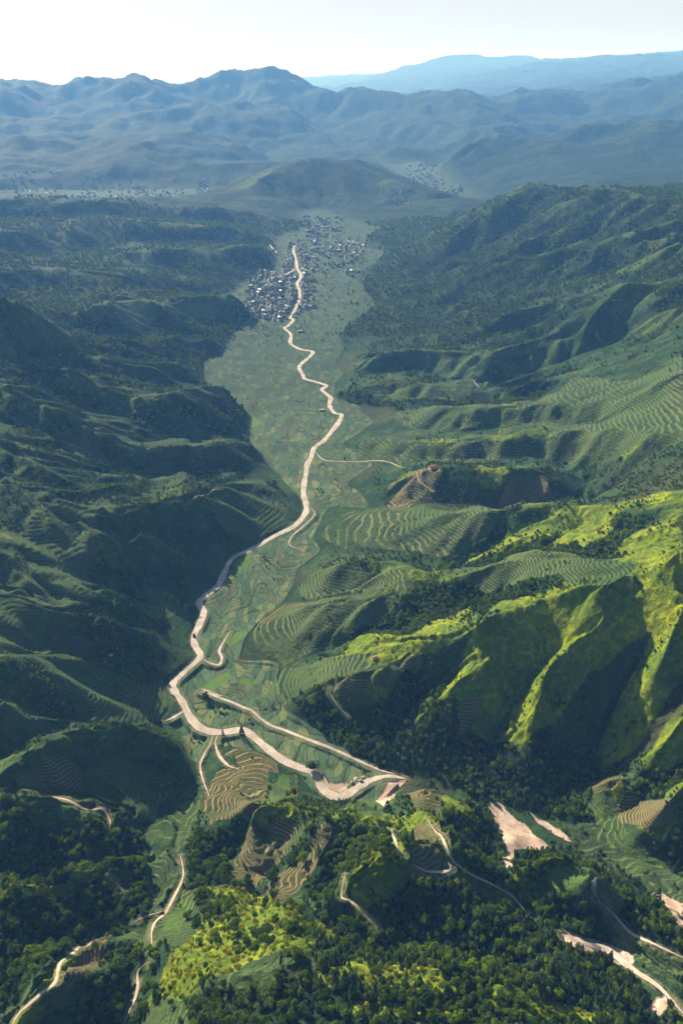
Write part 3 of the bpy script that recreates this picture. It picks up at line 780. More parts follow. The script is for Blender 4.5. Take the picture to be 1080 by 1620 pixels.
# woods and scrub give an uneven surface of their own
rough = np.clip(forest + grass * 0.7 + 0.5 * UP * (1 - terr), 0, 1) * (1 - soil) * (RD > 1.5)
lump = 1 - np.abs(fbm(VX, VY, 9, 3, 71))
VZ = VZ + rough * (lump - 0.8) * np.where(R_ALL < 2600, 2.6, 2.6 * R_ALL / 2600)
VZ = np.where(soil > 0.5, VZ0 - 0.8 + 0.3 * fbm(VX, VY, 14, 3, 72), VZ)
# field banks on the valley floor
fb = fbm(VX, VY, 60, 2, 81) * 9 * np.clip(700 / R_ALL, 0.35, 1.0) + 0.02 * VX
lev = np.where(F0 > 0.5, fb, lev)
VZ = VZ + np.where(F0 > 0.6, np.floor(fb) * 0.4, 0) * (RD > 4)
# ------------------------------------------------------------------ the land itself
me = grid_mesh('terrain', len(rr), len(th), VX, VY, VZ)
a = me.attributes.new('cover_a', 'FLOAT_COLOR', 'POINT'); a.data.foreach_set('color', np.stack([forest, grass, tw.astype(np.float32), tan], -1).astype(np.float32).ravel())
a = me.attributes.new('cover_b', 'FLOAT_COLOR', 'POINT'); a.data.foreach_set('color', np.stack([field, soil, bright, verge], -1).astype(np.float32).ravel())
a = me.attributes.new('far_dim', 'FLOAT', 'POINT'); a.data.foreach_set('value', sstep(850, 1500, R_ALL + 260 * fbm(VX, VY, 300, 3, 59)).astype(np.float32))  # dimming with distance, painted into field and terrace colours
a = me.attributes.new('level', 'FLOAT', 'POINT'); a.data.foreach_set('value', lev.astype(np.float32))
ter = bpy.data.objects.new('terrain', me); COL.objects.link(ter); tag(ter, kind='structure')

class NT_:
    """small helper for building node trees"""
    def __init__(s, name):
        s.m = bpy.data.materials.new(name); s.m.use_nodes = True
        s.t = s.m.node_tree; s.b = s.t.nodes['Principled BSDF']; s.out = s.t.nodes['Material Output']
        s.b.inputs['Roughness'].default_value = 0.9
        s.b.inputs['Specular IOR Level'].default_value = 0.15
    def n(s, typ, **kw):
        x = s.t.nodes.new(typ)
        for k, v in kw.items(): setattr(x, k, v)
        return x
    def set(s, sock, v):
        if isinstance(v, bpy.types.NodeSocket): s.t.links.new(v, sock)
        else: sock.default_value = v
    def attr(s, name, typ='GEOMETRY'):
        x = s.n('ShaderNodeAttribute', attribute_type=typ); x.attribute_name = name; return x
    def pos(s):
        return s.n('ShaderNodeNewGeometry').outputs['Position']
    def noise(s, vec, scale, detail=3, rough=0.55, dist=0.0):
        x = s.n('ShaderNodeTexNoise'); s.set(x.inputs['Vector'], vec)
        x.inputs['Scale'].default_value = scale; x.inputs['Detail'].default_value = detail
        x.inputs['Roughness'].default_value = rough; x.inputs['Distortion'].default_value = dist
        return x.outputs['Fac']
    def math(s, op, a, b=0.0, c=0.0, clamp=False):
        x = s.n('ShaderNodeMath', operation=op); x.use_clamp = clamp
        s.set(x.inputs[0], a); s.set(x.inputs[1], b); s.set(x.inputs[2], c); return x.outputs[0]
    def rng(s, v, a, b, c=0.0, d=1.0):
        x = s.n('ShaderNodeMapRange', interpolation_type='SMOOTHSTEP')
        s.set(x.inputs[0], v); x.inputs[1].default_value = a; x.inputs[2].default_value = b
        x.inputs[3].default_value = c; x.inputs[4].default_value = d; return x.outputs[0]
    def mix(s, f, a, b):
        x = s.n('ShaderNodeMix', data_type='RGBA')
        s.set(x.inputs[0], f)
        s.set(x.inputs[6], a if isinstance(a, bpy.types.NodeSocket) else (*a, 1)); s.set(x.inputs[7], b if isinstance(b, bpy.types.NodeSocket) else (*b, 1))
        return x.outputs[2]
    def bump(s, hgt, strength, dist, nrm=None):
        x = s.n('ShaderNodeBump'); x.inputs['Strength'].default_value = strength; x.inputs['Distance'].default_value = dist
        s.set(x.inputs['Height'], hgt)
        if nrm is not None: s.set(x.inputs['Normal'], nrm)
        return x.outputs[0]

L = NT_('land_cover')
p = L.pos()
ca = L.attr('cover_a'); cb = L.attr('cover_b'); lv = L.attr('level').outputs['Fac']
sa = L.n('ShaderNodeSeparateColor'); L.set(sa.inputs[0], ca.outputs['Color'])
sb = L.n('ShaderNodeSeparateColor'); L.set(sb.inputs[0], cb.outputs['Color'])
n_big = L.noise(p, 0.006, 4); n_mid = L.noise(p, 0.03, 4); n_sm = L.noise(p, 0.16, 4, 0.65); n_fine = L.noise(p, 0.6, 3, 0.7)
# scrub of the slopes
scrub = L.mix(L.rng(n_mid, 0.38, 0.64), (0.015, 0.048, 0.020), (0.050, 0.098, 0.028))
scrub = L.mix(L.rng(n_big, 0.50, 0.68, 0, 0.7), scrub, (0.085, 0.066, 0.036))
scrub = L.mix(L.rng(n_sm, 0.42, 0.62), L.mix(0.55, scrub, (0.016, 0.032, 0.010)), scrub)
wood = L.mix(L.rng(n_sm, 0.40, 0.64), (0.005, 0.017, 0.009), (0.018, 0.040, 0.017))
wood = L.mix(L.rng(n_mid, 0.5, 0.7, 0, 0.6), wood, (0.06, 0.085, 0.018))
gr = L.mix(L.rng(n_mid, 0.35, 0.66), (0.140, 0.205, 0.010), (0.290, 0.325, 0.013))
gr = L.mix(L.rng(n_sm, 0.44, 0.62, 0.58, 0), gr, (0.040, 0.075, 0.014))
gr = L.mix(L.rng(L.noise(p, 0.012, 4), 0.48, 0.66, 0, 0.45), gr, (0.060, 0.110, 0.018))
# terraces: level ground in crop, a pale or grassy face at each step
frc = L.math('FRACT', lv)
face = L.math('MULTIPLY', L.rng(frc, 0.64, 0.76), L.rng(frc, 0.93, 1.0, 1, 0))
ridge = L.math('FRACT', L.math('MULTIPLY', lv, 4.0))
crop = L.mix(L.rng(n_mid, 0.36, 0.62), (0.026, 0.064, 0.024), (0.058, 0.105, 0.030))
crop = L.mix(L.math('MULTIPLY', L.rng(ridge, 0.35, 0.65), 0.35), crop, (0.10, 0.10, 0.04))
tcol = L.mix(L.rng(n_big, 0.40, 0.62), (0.170, 0.165, 0.060), (0.090, 0.140, 0.035))
terrc = L.mix(L.math('MULTIPLY', L.math('MULTIPLY', face, L.rng(n_sm, 0.30, 0.60, 0.35, 1.0)), L.rng(L.attr('far_dim').outputs['Fac'], 0.0, 1.0, 1.0, 0.5)), crop, tcol)
tcrop = L.mix(L.rng(n_mid, 0.38, 0.62), (0.17, 0.135, 0.060), (0.085, 0.095, 0.030))
tanc = L.mix(L.math('MULTIPLY', face, L.rng(n_sm, 0.30, 0.60, 0.5, 1.0)), L.mix(0.45, tcrop, (0.05, 0.06, 0.02)), (0.25, 0.20, 0.105))
terrc = L.mix(ca.outputs['Alpha'], terrc, tanc)
# valley fields: small plots with banks between
ns = L.n('ShaderNodeVectorMath', operation='MULTIPLY_ADD')
nd = L.n('ShaderNodeTexNoise'); L.set(nd.inputs['Vector'], p); nd.inputs['Scale'].default_value = 0.018; nd.inputs['Detail'].default_value = 2
L.set(ns.inputs[0], nd.outputs['Color']); ns.inputs[1].default_value = (20, 20, 0); L.set(ns.inputs[2], p)
sc_ = L.n('ShaderNodeVectorMath', operation='MULTIPLY'); L.set(sc_.inputs[0], ns.outputs[0]); sc_.inputs[1].default_value = (0.13, 0.052, 0.0)
vo = L.n('ShaderNodeTexVoronoi'); vo.feature = 'F1'; L.set(vo.inputs['Vector'], sc_.outputs[0]); vo.inputs['Scale'].default_value = 1.0
ve = L.n('ShaderNodeTexVoronoi'); ve.feature = 'DISTANCE_TO_EDGE'; L.set(ve.inputs['Vector'], sc_.outputs[0]); ve.inputs['Scale'].default_value = 1.0
sv = L.n('ShaderNodeSeparateColor'); L.set(sv.inputs[0], vo.outputs['Color'])
fcol = L.mix(sv.outputs[0], (0.082, 0.140, 0.060), (0.115, 0.170, 0.074))
fcol = L.mix(L.rng(sv.outputs[1], 0.55, 0.9, 0, 0.75), fcol, (0.046, 0.108, 0.056))
fcol = L.mix(L.rng(sv.outputs[2], 0.78, 0.90, 0, 0.7), fcol, (0.20, 0.22, 0.075))
fcol = L.mix(L.math('MULTIPLY', L.rng(sv.outputs[2], 0.10, 0.16, 1, 0), 0.6), fcol, (0.12, 0.095, 0.06))
fcol = L.mix(L.rng(n_mid, 0.45, 0.7, 0, 0.5), fcol, (0.06, 0.085, 0.045))
fcol = L.mix(L.rng(ve.outputs['Distance'], 0.0, 0.07, 0.6, 0.0), fcol, (0.030, 0.048, 0.020))
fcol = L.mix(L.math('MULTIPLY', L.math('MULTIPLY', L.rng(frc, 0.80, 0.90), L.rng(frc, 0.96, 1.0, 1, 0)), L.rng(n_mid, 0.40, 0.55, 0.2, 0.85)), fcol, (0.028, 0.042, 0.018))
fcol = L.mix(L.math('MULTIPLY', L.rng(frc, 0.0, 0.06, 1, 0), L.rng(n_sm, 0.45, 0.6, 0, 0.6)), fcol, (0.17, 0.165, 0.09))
fcol = L.mix(L.rng(n_sm, 0.55, 0.72, 0, 0.5), fcol, (0.11, 0.12, 0.06))
fcol = L.mix(L.math('MULTIPLY', L.attr('far_dim').outputs['Fac'], 0.85), fcol, L.mix(0.5, fcol, (0.010, 0.036, 0.020)))  # dimness of the far fields mixed into their colour
fcol = L.mix(L.math('MULTIPLY', sb.outputs[2], 0.5), fcol, (0.095, 0.200, 0.030))
soilc = L.mix(L.rng(n_mid, 0.35, 0.65), (0.46, 0.33, 0.25), (0.56, 0.44, 0.35))
soilc = L.mix(L.rng(n_sm, 0.44, 0.66, 0, 0.75), soilc, (0.30, 0.20, 0.14))
soilc = L.mix(L.rng(L.noise(p, 0.09, 5, 0.7, 1.5), 0.50, 0.60, 0, 0.55), soilc, (0.36, 0.28, 0.19))
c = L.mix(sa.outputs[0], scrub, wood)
c = L.mix(sa.outputs[1], c, gr)
c = L.mix(sa.outputs[2], c, terrc)
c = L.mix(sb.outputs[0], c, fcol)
c = L.mix(L.math('MULTIPLY', sb.outputs[2], 0.45), c, (0.110, 0.205, 0.028))
c = L.mix(L.math('MULTIPLY', cb.outputs['Alpha'], L.rng(n_sm, 0.35, 0.6, 0.0, 0.7)), c, (0.22, 0.18, 0.11))
c = L.mix(sb.outputs[1], c, soilc)
c = L.mix(L.rng(n_fine, 0.35, 0.7, 0.0, 0.35), c, L.mix(0.6, c, (0.012, 0.018, 0.006)))
L.set(L.b.inputs['Base Color'], c)
L.b.inputs['Roughness'].default_value = 0.95
L.b.inputs['Specular IOR Level'].default_value = 0.08
calm = L.math('SUBTRACT', 1.0, L.math('MAXIMUM', sb.outputs[0], sb.outputs[1]), clamp=True)
bh = L.math('MULTIPLY', L.math('ADD', L.math('MULTIPLY', n_sm, 5.0), L.math('MULTIPLY', n_fine, 1.2)), L.math('ADD', L.math('MULTIPLY', calm, 0.85), 0.15))
L.set(L.b.inputs['Normal'], L.bump(bh, 0.55, 1.0))
me.materials.append(L.m)
MAT_LAND = L.m

# roads: strips laid a little above the graded land
D = NT_('pale_dirt')
p = D.pos()
dc = D.mix(D.rng(D.noise(p, 0.07, 3), 0.35, 0.65), (0.42, 0.34, 0.265), (0.60, 0.52, 0.42))
dc = D.mix(D.rng(D.noise(p, 0.5, 4, 0.65), 0.46, 0.72, 0, 0.7), dc, (0.29, 0.22, 0.155))
D.set(D.b.inputs['Base Color'], dc)
D.set(D.b.inputs['Normal'], D.bump(D.noise(p, 0.8, 3), 0.4, 0.6))
Dp = NT_('path_dirt')
p = Dp.pos()
dc = Dp.mix(Dp.rng(Dp.noise(p, 0.10, 3), 0.35, 0.65), (0.36, 0.28, 0.18), (0.52, 0.43, 0.31))
Dp.set(Dp.b.inputs['Base Color'], dc)
def land_z(x, y):
    """height of the finished terrain mesh (bilinear)"""
    x = np.asarray(x, float); y = np.asarray(y, float)
    t = np.arctan2(x, y); r = np.hypot(x, y)
    i = np.clip(np.searchsorted(th, t) - 1, 0, len(th) - 2); j = np.clip(np.searchsorted(rr, r) - 1, 0, len(rr) - 2)
    fi = np.clip((t - th[i]) / (th[i + 1] - th[i]), 0, 1); fj = np.clip((r - rr[j]) / (rr[j + 1] - rr[j]), 0, 1)
    Z = VZ.reshape(len(rr), len(th))
    return (Z[j, i] * (1 - fi) + Z[j, i + 1] * fi) * (1 - fj) + (Z[j + 1, i] * (1 - fi) + Z[j + 1, i + 1] * fi) * fj
def at_vertex(A, x, y):
    t = np.arctan2(x, y); r = np.hypot(x, y)
    i = np.clip(np.round(np.interp(t, th, np.arange(len(th)))).astype(int), 0, len(th) - 1)
    j = np.clip(np.round(np.interp(r, rr, np.arange(len(rr)))).astype(int), 0, len(rr) - 1)
    return A.reshape(len(rr), len(th))[j, i]
for k, (name, wd, Q, zz) in enumerate(ROADLINES):
    d = np.gradient(Q, axis=0); d /= np.maximum(np.hypot(d[:, 0], d[:, 1]), 1e-6)[:, None]
    nrm = np.stack([-d[:, 1], d[:, 0]], -1)
    wv = wd * (1 + 0.28 * fbm(Q[:, 0], Q[:, 1], 25, 2, 90 + k) + 0.22 * fbm(Q[:, 0], Q[:, 1], 6, 2, 190 + k)) / 2
    ends = np.minimum(np.arange(len(Q)), np.arange(len(Q))[::-1])
    wv = wv * np.clip(0.15 + ends / 14, 0, 1)
    vs = []; fs = []
    offs = (-1.0, -0.4, 0.4, 1.0)
    for q, nn, wq, z in zip(Q, nrm, wv, zz):
        for o in offs:
            vs.append((q[0] + nn[0] * wq * o, q[1] + nn[1] * wq * o, 0))
    vs = np.array(vs)
    lz = land_z(vs[:, 0], vs[:, 1]).reshape(-1, 4)
    zc = np.maximum(zz - 0.05, lz.max(1) + 0.10)
    zv = np.maximum(lz + 0.10, (zz - 0.05)[:, None]).ravel()
    vs[:, 2] = zv + np.tile([0, 0.06, 0.06, 0], len(Q))
    for i in range(len(Q) - 1):
        for o in range(3):
            b0 = i * 4 + o
            fs.append((b0, b0 + 4, b0 + 5, b0 + 1)[::-1])
    rm = bpy.data.meshes.new(name); rm.from_pydata([tuple(v) for v in vs], [], fs); rm.update()
    for q in rm.polygons: q.use_smooth = True
    rm.materials.append(D.m if name in ('dirt_road', 'street', 'stream_track', 'side_track') else Dp.m)
    ro = bpy.data.objects.new(name, rm); COL.objects.link(ro); tag(ro, kind='structure')
# ------------------------------------------------------------------ houses, poles, car, stones
def plain(name, col, rough=0.8, var=0.25, sc=0.8):
    M = NT_(name)
    p = M.n('ShaderNodeTexCoord').outputs['Object']
    c = M.mix(M.rng(M.noise(p, sc, 4, 0.6), 0.35, 0.7), col, tuple(x * (1 - var) for x in col))
    M.set(M.b.inputs['Base Color'], c); M.b.inputs['Roughness'].default_value = rough
    return M.m
PLASTER = plain('white_plaster', (0.46, 0.45, 0.43)); GREYWALL = plain('grey_render', (0.30, 0.29, 0.28)); BRICK = plain('brick_wall', (0.34, 0.20, 0.14)); OCHRE = plain('ochre_wall', (0.62, 0.50, 0.30))
TILE = plain('dark_roof_tile', (0.075, 0.075, 0.08)); BROWNT = plain('brown_roof_tile', (0.15, 0.095, 0.07)); CONC = plain('concrete_roof', (0.42, 0.42, 0.41)); TIN = plain('pale_tin_roof', (0.50, 0.53, 0.56), 0.4); ORANGE = plain('orange_roof', (0.62, 0.24, 0.09)); DARK = plain('window_dark', (0.03, 0.035, 0.045), 0.3)
def poly_mesh(name, parts, mat):
    """boxes / prisms given as (verts, faces)"""
    vs = []; fs = []
    for v, f in parts:
        k = len(vs); vs += v; fs += [tuple(i + k for i in q) for q in f]
    m = bpy.data.meshes.new(name); m.from_pydata(vs, [], fs); m.update(); m.materials.append(mat); return m
def box(x0, x1, y0, y1, z0, z1):
    return ([(x0, y0, z0), (x1, y0, z0), (x1, y1, z0), (x0, y1, z0), (x0, y0, z1), (x1, y0, z1), (x1, y1, z1), (x0, y1, z1)],
            [(0, 3, 2, 1), (4, 5, 6, 7), (0, 1, 5, 4), (1, 2, 6, 5), (2, 3, 7, 6), (3, 0, 4, 7)])
def gable(x, y, z, rise, over=0.5, th=0.25):
    X = x + over; Y = y + over; d = rise * over / y
    v = [(-X, -Y, z - d), (X, -Y, z - d), (X, 0, z + rise), (-X, 0, z + rise), (X, Y, z - d), (-X, Y, z - d)]
    v += [(a, b, c + th) for a, b, c in v]
    return (v, [(0, 3, 2, 1), (3, 5, 4, 2), (6, 7, 8, 9), (9, 8, 10, 11), (0, 1, 7, 6), (1, 2, 8, 7), (2, 4, 10, 8), (4, 5, 11, 10), (5, 3, 9, 11), (3, 0, 6, 9)])
def gable_wall(x, y, h_, rise):
    return ([(-x, -y, -2), (x, -y, -2), (x, y, -2), (-x, y, -2), (-x, -y, h_), (x, -y, h_), (x, y, h_), (-x, y, h_), (-x, 0, h_ + rise), (x, 0, h_ + rise)],
            [(0, 1, 5, 4), (2, 3, 7, 6), (1, 2, 6, 9, 5), (3, 0, 4, 8, 7)])
def windows(x, y, h_, floors, cols):
    P = []
    for f in range(floors):
        z = 1.0 + f * (h_ / floors)
        for c in range(cols):
            cx = -x + (c + 0.5) * 2 * x / cols
            P.append(box(cx - 0.6, cx + 0.6, -y - 0.04, -y + 0.1, z, z + 1.4)); P.append(box(cx - 0.6, cx + 0.6, y - 0.1, y + 0.04, z, z + 1.4))
    return P
HK = {
 'white_gable': [('wall', [gable_wall(5.2, 3.6, 5.8, 1.9)], PLASTER), ('roof', [gable(5.2, 3.6, 5.8, 1.9)], TILE)],
 'brick_gable': [('wall', [gable_wall(4.4, 3.4, 3.4, 1.7)], BRICK), ('roof', [gable(4.4, 3.4, 3.4, 1.7)], BROWNT)],
 'flat_block': [('wall', [box(-5, 5, -4, 4, -2, 9)], GREYWALL), ('roof', [box(-5.3, 5.3, -4.3, 4.3, 9, 9.35), box(-5.3, 5.3, -4.3, -4.05, 9.35, 10), box(-5.3, 5.3, 4.05, 4.3, 9.35, 10), box(-1.5, 1.5, 1, 3.6, 9.35, 11.6)], CONC)],
 'tin_shed': [('wall', [gable_wall(7.5, 4.2, 4.6, 1.2)], PLASTER), ('roof', [gable(7.5, 4.2, 4.6, 1.2)], TIN)],
}
HLAB = {'white_gable': 'white house with a dark tiled roof', 'brick_gable': 'low brick house with a brown roof', 'flat_block': 'grey flat roofed block', 'tin_shed': 'long white house with a pale tin roof'}
HM = {k: [(n, poly_mesh(n, p, m)) for n, p, m in v] for k, v in HK.items()}
def house(kind_, x, y, rz, label, group=None, name='house', sc=1.0, meshes=None):
    e = bpy.data.objects.new(name, None); COL.objects.link(e)
    e.location = (x, y, float(land_z([x], [y])[0])); e.rotation_euler = (0, 0, rz); e.scale = (sc,) * 3
    tag(e, label, 'house', group)
    for n, m in (meshes or HM[kind_]):
        o = bpy.data.objects.new(n, m); COL.objects.link(o); o.parent = e
    return e
hr = random.Random(5)
TOWN = [  # outline (pixels), count, what it is called
 ('in the near south quarter', [(385,470),(412,466),(440,472),(470,478),(480,492),(470,500),(440,508),(415,503),(392,500),(384,486)], 62),
 ('in the small left quarter', [(392,448),(408,432),(432,428),(442,440),(430,456),(400,460)], 40),
 ('along the main street', [(444,440),(452,395),(470,380),(488,392),(484,430),(492,470),(500,486),(486,490),(470,470),(456,462)], 84),
 ('in the far right quarter', [(486,388),(500,372),(560,376),(590,378),(578,400),(548,418),(510,432),(492,420)], 84),
 ('at the far end of town', [(478,352),(500,338),(530,334),(545,346),(530,360),(512,372),(490,372)], 26),
]
placed = []
def far_from(p, d): return all((p[0] - q[0]) ** 2 + (p[1] - q[1]) ** 2 > d * d for q in placed)
for where, pol, cnt in TOWN:
    W = np.array([at_z(np.array([u]), np.array([v]), np.array([1.0]))[0][:2] for u, v in pol]); lo = W.min(0); hi = W.max(0)
    n = 0; tries = 0
    pxs = np.array(pol, float); plo = pxs.min(0); phi = pxs.max(0)
    while n < cnt and tries < 20000:
        tries += 1
        u = hr.uniform(plo[0], phi[0]); v = hr.uniform(plo[1], phi[1])
        if not inside(np.array([u]), np.array([v]), pol)[0]: continue
        q = at_z(np.array([u]), np.array([v]), np.array([1.0]))[0]
        x, y = q[0], q[1]
        if not far_from((x, y), 13) or at_vertex(RD, np.array([x]), np.array([y]))[0] < 6: continue
        placed.append((x, y)); n += 1
        k = hr.choices(list(HK), (0.38, 0.30, 0.22, 0.10))[0]
        house(k, x, y, hr.choice((0.0, 1.57)) + 0.25 * hr.uniform(-1, 1) + 0.2, HLAB[k] + ' ' + where, HLAB[k].split(' with')[0] + 's ' + where, sc=hr.uniform(0.7, 1.1))
# lone buildings
def lone_house(k, u, v, rz, label, sc=1.0, meshes=None, name='house'):
    q = on_land(u, v); return house(k, q[0], q[1], rz, label, None, name, sc, meshes)
om = [('wall', poly_mesh('wall', [gable_wall(4.2, 3.2, 3.2, 1.5)], OCHRE)), ('roof', poly_mesh('roof', [gable(4.2, 3.2, 3.2, 1.5)], ORANGE))]
lone_house('', 684, 741, 0.4, 'orange roofed house on top of the terraced knoll', 1.15, om)
lone_house('tin_shed', 509, 650, 0.1, 'white shed alone in the field left of the dirt road', 0.6, name='shed')
lone_house('tin_shed', 474, 525, 0.2, 'pale shed in the field just below the town', 0.7, name='shed')
lone_house('tin_shed', 494, 486, 0.1, 'large white hall at the right edge of the town', 1.2, name='hall')
lone_house('tin_shed', 176, 1037, 0.5, 'tiny pale hut among the trees of the dark left slope', 0.25, name='hut')
lone_house('brick_gable', 592, 1042, 0.3, 'small hut on the sunlit grassy shelf of the right slope', 0.5, om, 'hut')
# the villages far off read as specks: one object each side
VW = []; VR = []
def village(name, spots, cnt, seed):
    r_ = random.Random(seed); W = VW; RF = VR
    n = 0
    while n < cnt:
        u0, v0, u1, v1 = r_.choice(spots)
        u = r_.uniform(u0, u1); v = r_.uniform(v0, v1)
        q = at_z(np.array([u]), np.array([v]), np.array([3.0]))[0]
        x, y = q[0], q[1]; z = float(land_z([x], [y])[0]); a = r_.uniform(0, 3.14); s = r_.uniform(0.5, 1.15)
        if z > 60: n += 1; continue
        if name == 'town_rooftops' and (not far_from((x, y), 11) or at_vertex(RD, np.array([x]), np.array([y]))[0] < 5): n += 0.2; continue
        ca_, sa_ = math.cos(a), math.sin(a)
        def put(part):
            return ([(x + (p_[0] * ca_ - p_[1] * sa_) * s, y + (p_[0] * sa_ + p_[1] * ca_) * s, z + p_[2] * s) for p_ in part[0]], part[1])
        W.append(put(gable_wall(6, 4, 6, 2))); RF.append(put(gable(6, 4, 6, 2))); n += 1
village('distant_village', [(0,262,60,300),(20,285,150,318),(120,290,240,316),(200,295,290,320),(310,290,330,312),(30,270,60,290)], 420, 3)
village('town_rooftops', [(455,378,575,436),(440,432,496,486),(392,442,448,468),(390,474,470,500),(480,342,540,374)], 300, 5)
village('hazy_village', [(640,262,690,292),(655,268,705,300),(600,300,650,330),(690,295,730,312)], 190, 4)

k = len(VW)
m = poly_mesh('distant_houses', VW + VR, GREYWALL); m.materials.append(TIN); m.materials.append(TILE)
nw = sum(len(w_[1]) for w_ in VW); per = len(VR[0][1])
for i, pgn in enumerate(m.polygons):
    if i >= nw: pgn.material_index = 1 if ((i - nw) // per) % 7 == 0 else 2
o = bpy.data.objects.new('distant_houses', m); COL.objects.link(o); tag(o, kind='stuff')

# power line: lattice pylon on the terraced dome, wood pole on the spur across the gully, three wires between and on towards the viewer
STEEL = plain('galvanised_steel', (0.34, 0.36, 0.36), 0.5); WIRE = plain('dark_wire', (0.05, 0.05, 0.055), 0.5); WOODP = plain('pole_wood', (0.16, 0.12, 0.08))
def bars(segs, r):
    bm = bmesh.new()
    for a, b in segs:
        a = Vector(a); b = Vector(b); d = (b - a).normalized(); u = d.orthogonal().normalized(); v = d.cross(u)
        A = [bm.verts.new(a + (u * i + v * j) * r) for i, j in ((-1, -1), (1, -1), (1, 1), (-1, 1))]; B = [bm.verts.new(b + (u * i + v * j) * r) for i, j in ((-1, -1), (1, -1), (1, 1), (-1, 1))]
        for i in range(4): bm.faces.new((A[i], A[(i + 1) % 4], B[(i + 1) % 4], B[i]))
        bm.faces.new(A[::-1]); bm.faces.new(B)
    return bm
def bm_obj(name, bm, mat, parent=None):
    m = bpy.data.meshes.new(name); bm.to_mesh(m); bm.free(); m.materials.append(mat)
    o = bpy.data.objects.new(name, m); COL.objects.link(o)
    if parent: o.parent = parent
    return o
q = on_land(937, 1409); pz = float(land_z(q[:1], q[1:2])[0])
py_ = bpy.data.objects.new('power_pylon', None); COL.objects.link(py_); py_.location = (q[0], q[1], pz); py_.rotation_euler = (0, 0, 0.5)
tag(py_, 'slim grey lattice pylon on top of the terraced green dome', 'pylon')
PH = 17.0; segs = []
def leg_at(z): s = 1.3 * (1 - z / PH) + 0.25; return [(-s, -s, z), (s, -s, z), (s, s, z), (-s, s, z)]
zs = [0, 3, 6, 8.6, 11, 13.2, 15.2, 17]
for a, b in zip(zs[:-1], zs[1:]):
    A = leg_at(a); B = leg_at(b)
    for i in range(4):
        segs.append((A[i], B[i])); segs.append((A[i], B[(i + 1) % 4])); segs.append((B[i], B[(i + 1) % 4]))
bm_obj('tower', bars(segs, 0.07), STEEL, py_)
bm_obj('cross_arm', bars([((-3.2, 0, 14.4), (3.2, 0, 14.4)), ((-3.2, 0, 14.4), (0, 0, 15.8)), ((3.2, 0, 14.4), (0, 0, 15.8))], 0.09), STEEL, py_)
bm = bmesh.new()
for x0, y0 in ((-1.6, -1.6), (1.6, -1.6), (1.6, 1.6), (-1.6, 1.6)):
    g_ = bmesh.ops.create_cube(bm, size=0.9); bmesh.ops.translate(bm, verts=g_['verts'], vec=(x0, y0, 0.1))
bm_obj('footing', bm, CONC, py_)
q2 = on_land(703, 1142); z2 = float(land_z(q2[:1], q2[1:2])[0])
wp = bpy.data.objects.new('power_pole', None); COL.objects.link(wp); wp.location = (q2[0], q2[1], z2); wp.rotation_euler = (0, 0, 0.6)
tag(wp, 'thin wooden power pole on the wooded spur above the gully', 'pole')
bm_obj('post', bars([((0, 0, -0.5), (0, 0, 11))], 0.15), WOODP, wp); bm_obj('cross_arm', bars([((-2.4, 0, 10.2), (2.4, 0, 10.2))], 0.09), WOODP, wp)
def wire(p0, p1, sag):
    n = 24; P_ = [Vector(p0).lerp(Vector(p1), i / n) - Vector((0, 0, sag * 4 * (i / n) * (1 - i / n))) for i in range(n + 1)]
    d = (P_[-1] - P_[0]).normalized(); u = d.orthogonal().normalized(); v = d.cross(u); bm = bmesh.new()
    rings = [[bm.verts.new(p_ + (u * math.cos(k * 1.5708) + v * math.sin(k * 1.5708)) * 0.05) for k in range(4)] for p_ in P_]
    for A, B in zip(rings[:-1], rings[1:]):
        for i in range(4): bm.faces.new((A[i], A[(i + 1) % 4], B[(i + 1) % 4], B[i]))
    return bm_obj('power_wire', bm, WIRE)
c5, s5 = math.cos(0.5), math.sin(0.5)
for k, (off, w_) in enumerate(((-3.1, 'outer left'), (0.0, 'middle'), (3.1, 'outer right'))):
    a = (q[0] + off * c5, q[1] + off * s5, pz + (14.3 if off else 15.6)); b = (q2[0] + off * 0.75 * 0.83, q2[1] + off * 0.75 * 0.56, z2 + 10.3)
    nm = {0: 'nearest', 1: 'middle', 2: 'farthest'}[k]
    tag(wire(a, b, 7), nm + ' dark wire crossing the wooded gully to the pylon', 'wire', 'power wires over the gully')
    c_ = (q[0] + off - 16, 120, 175.0)
    tag(wire(a, c_, 5), nm + ' wire running from the pylon over the bottom wood', 'wire', 'power wires over the bottom wood')

# a dark car on the dirt road
q = on_land(307, 1006); cz = float(RZ.min()) if False else float(land_z(q[:1], q[1:2])[0]) + 0.25
car = bpy.data.objects.new('car', None); COL.objects.link(car); car.location = (q[0], q[1], cz + 0.1); car.rotation_euler = (0, 0, 1.75); car.scale = (1.25,) * 3
tag(car, 'small dark car driving on the pale dirt road', 'car')
CARP = plain('dark_car_paint', (0.05, 0.055, 0.065), 0.3, 0.1); TYRE = plain('tyre_rubber', (0.02, 0.02, 0.02))
bm = bmesh.new(); g_ = bmesh.ops.create_cube(bm, size=1.0); bmesh.ops.scale(bm, verts=g_['verts'], vec=(4.3, 1.75, 0.65)); bmesh.ops.translate(bm, verts=g_['verts'], vec=(0, 0, 0.65)); bmesh.ops.bevel(bm, geom=bm.edges[:], offset=0.14, segments=2, affect='EDGES')
bm_obj('body', bm, CARP, car)
bm = bmesh.new(); g_ = bmesh.ops.create_cube(bm, size=1.0)
for v in g_['verts']:
    f = 0.72 if v.co.z > 0 else 1.0
    v.co = (v.co.x * 2.5 * f - 0.2, v.co.y * 1.6 * f, v.co.z * 0.6 + 1.25)
bm_obj('cabin', bm, DARK, car)
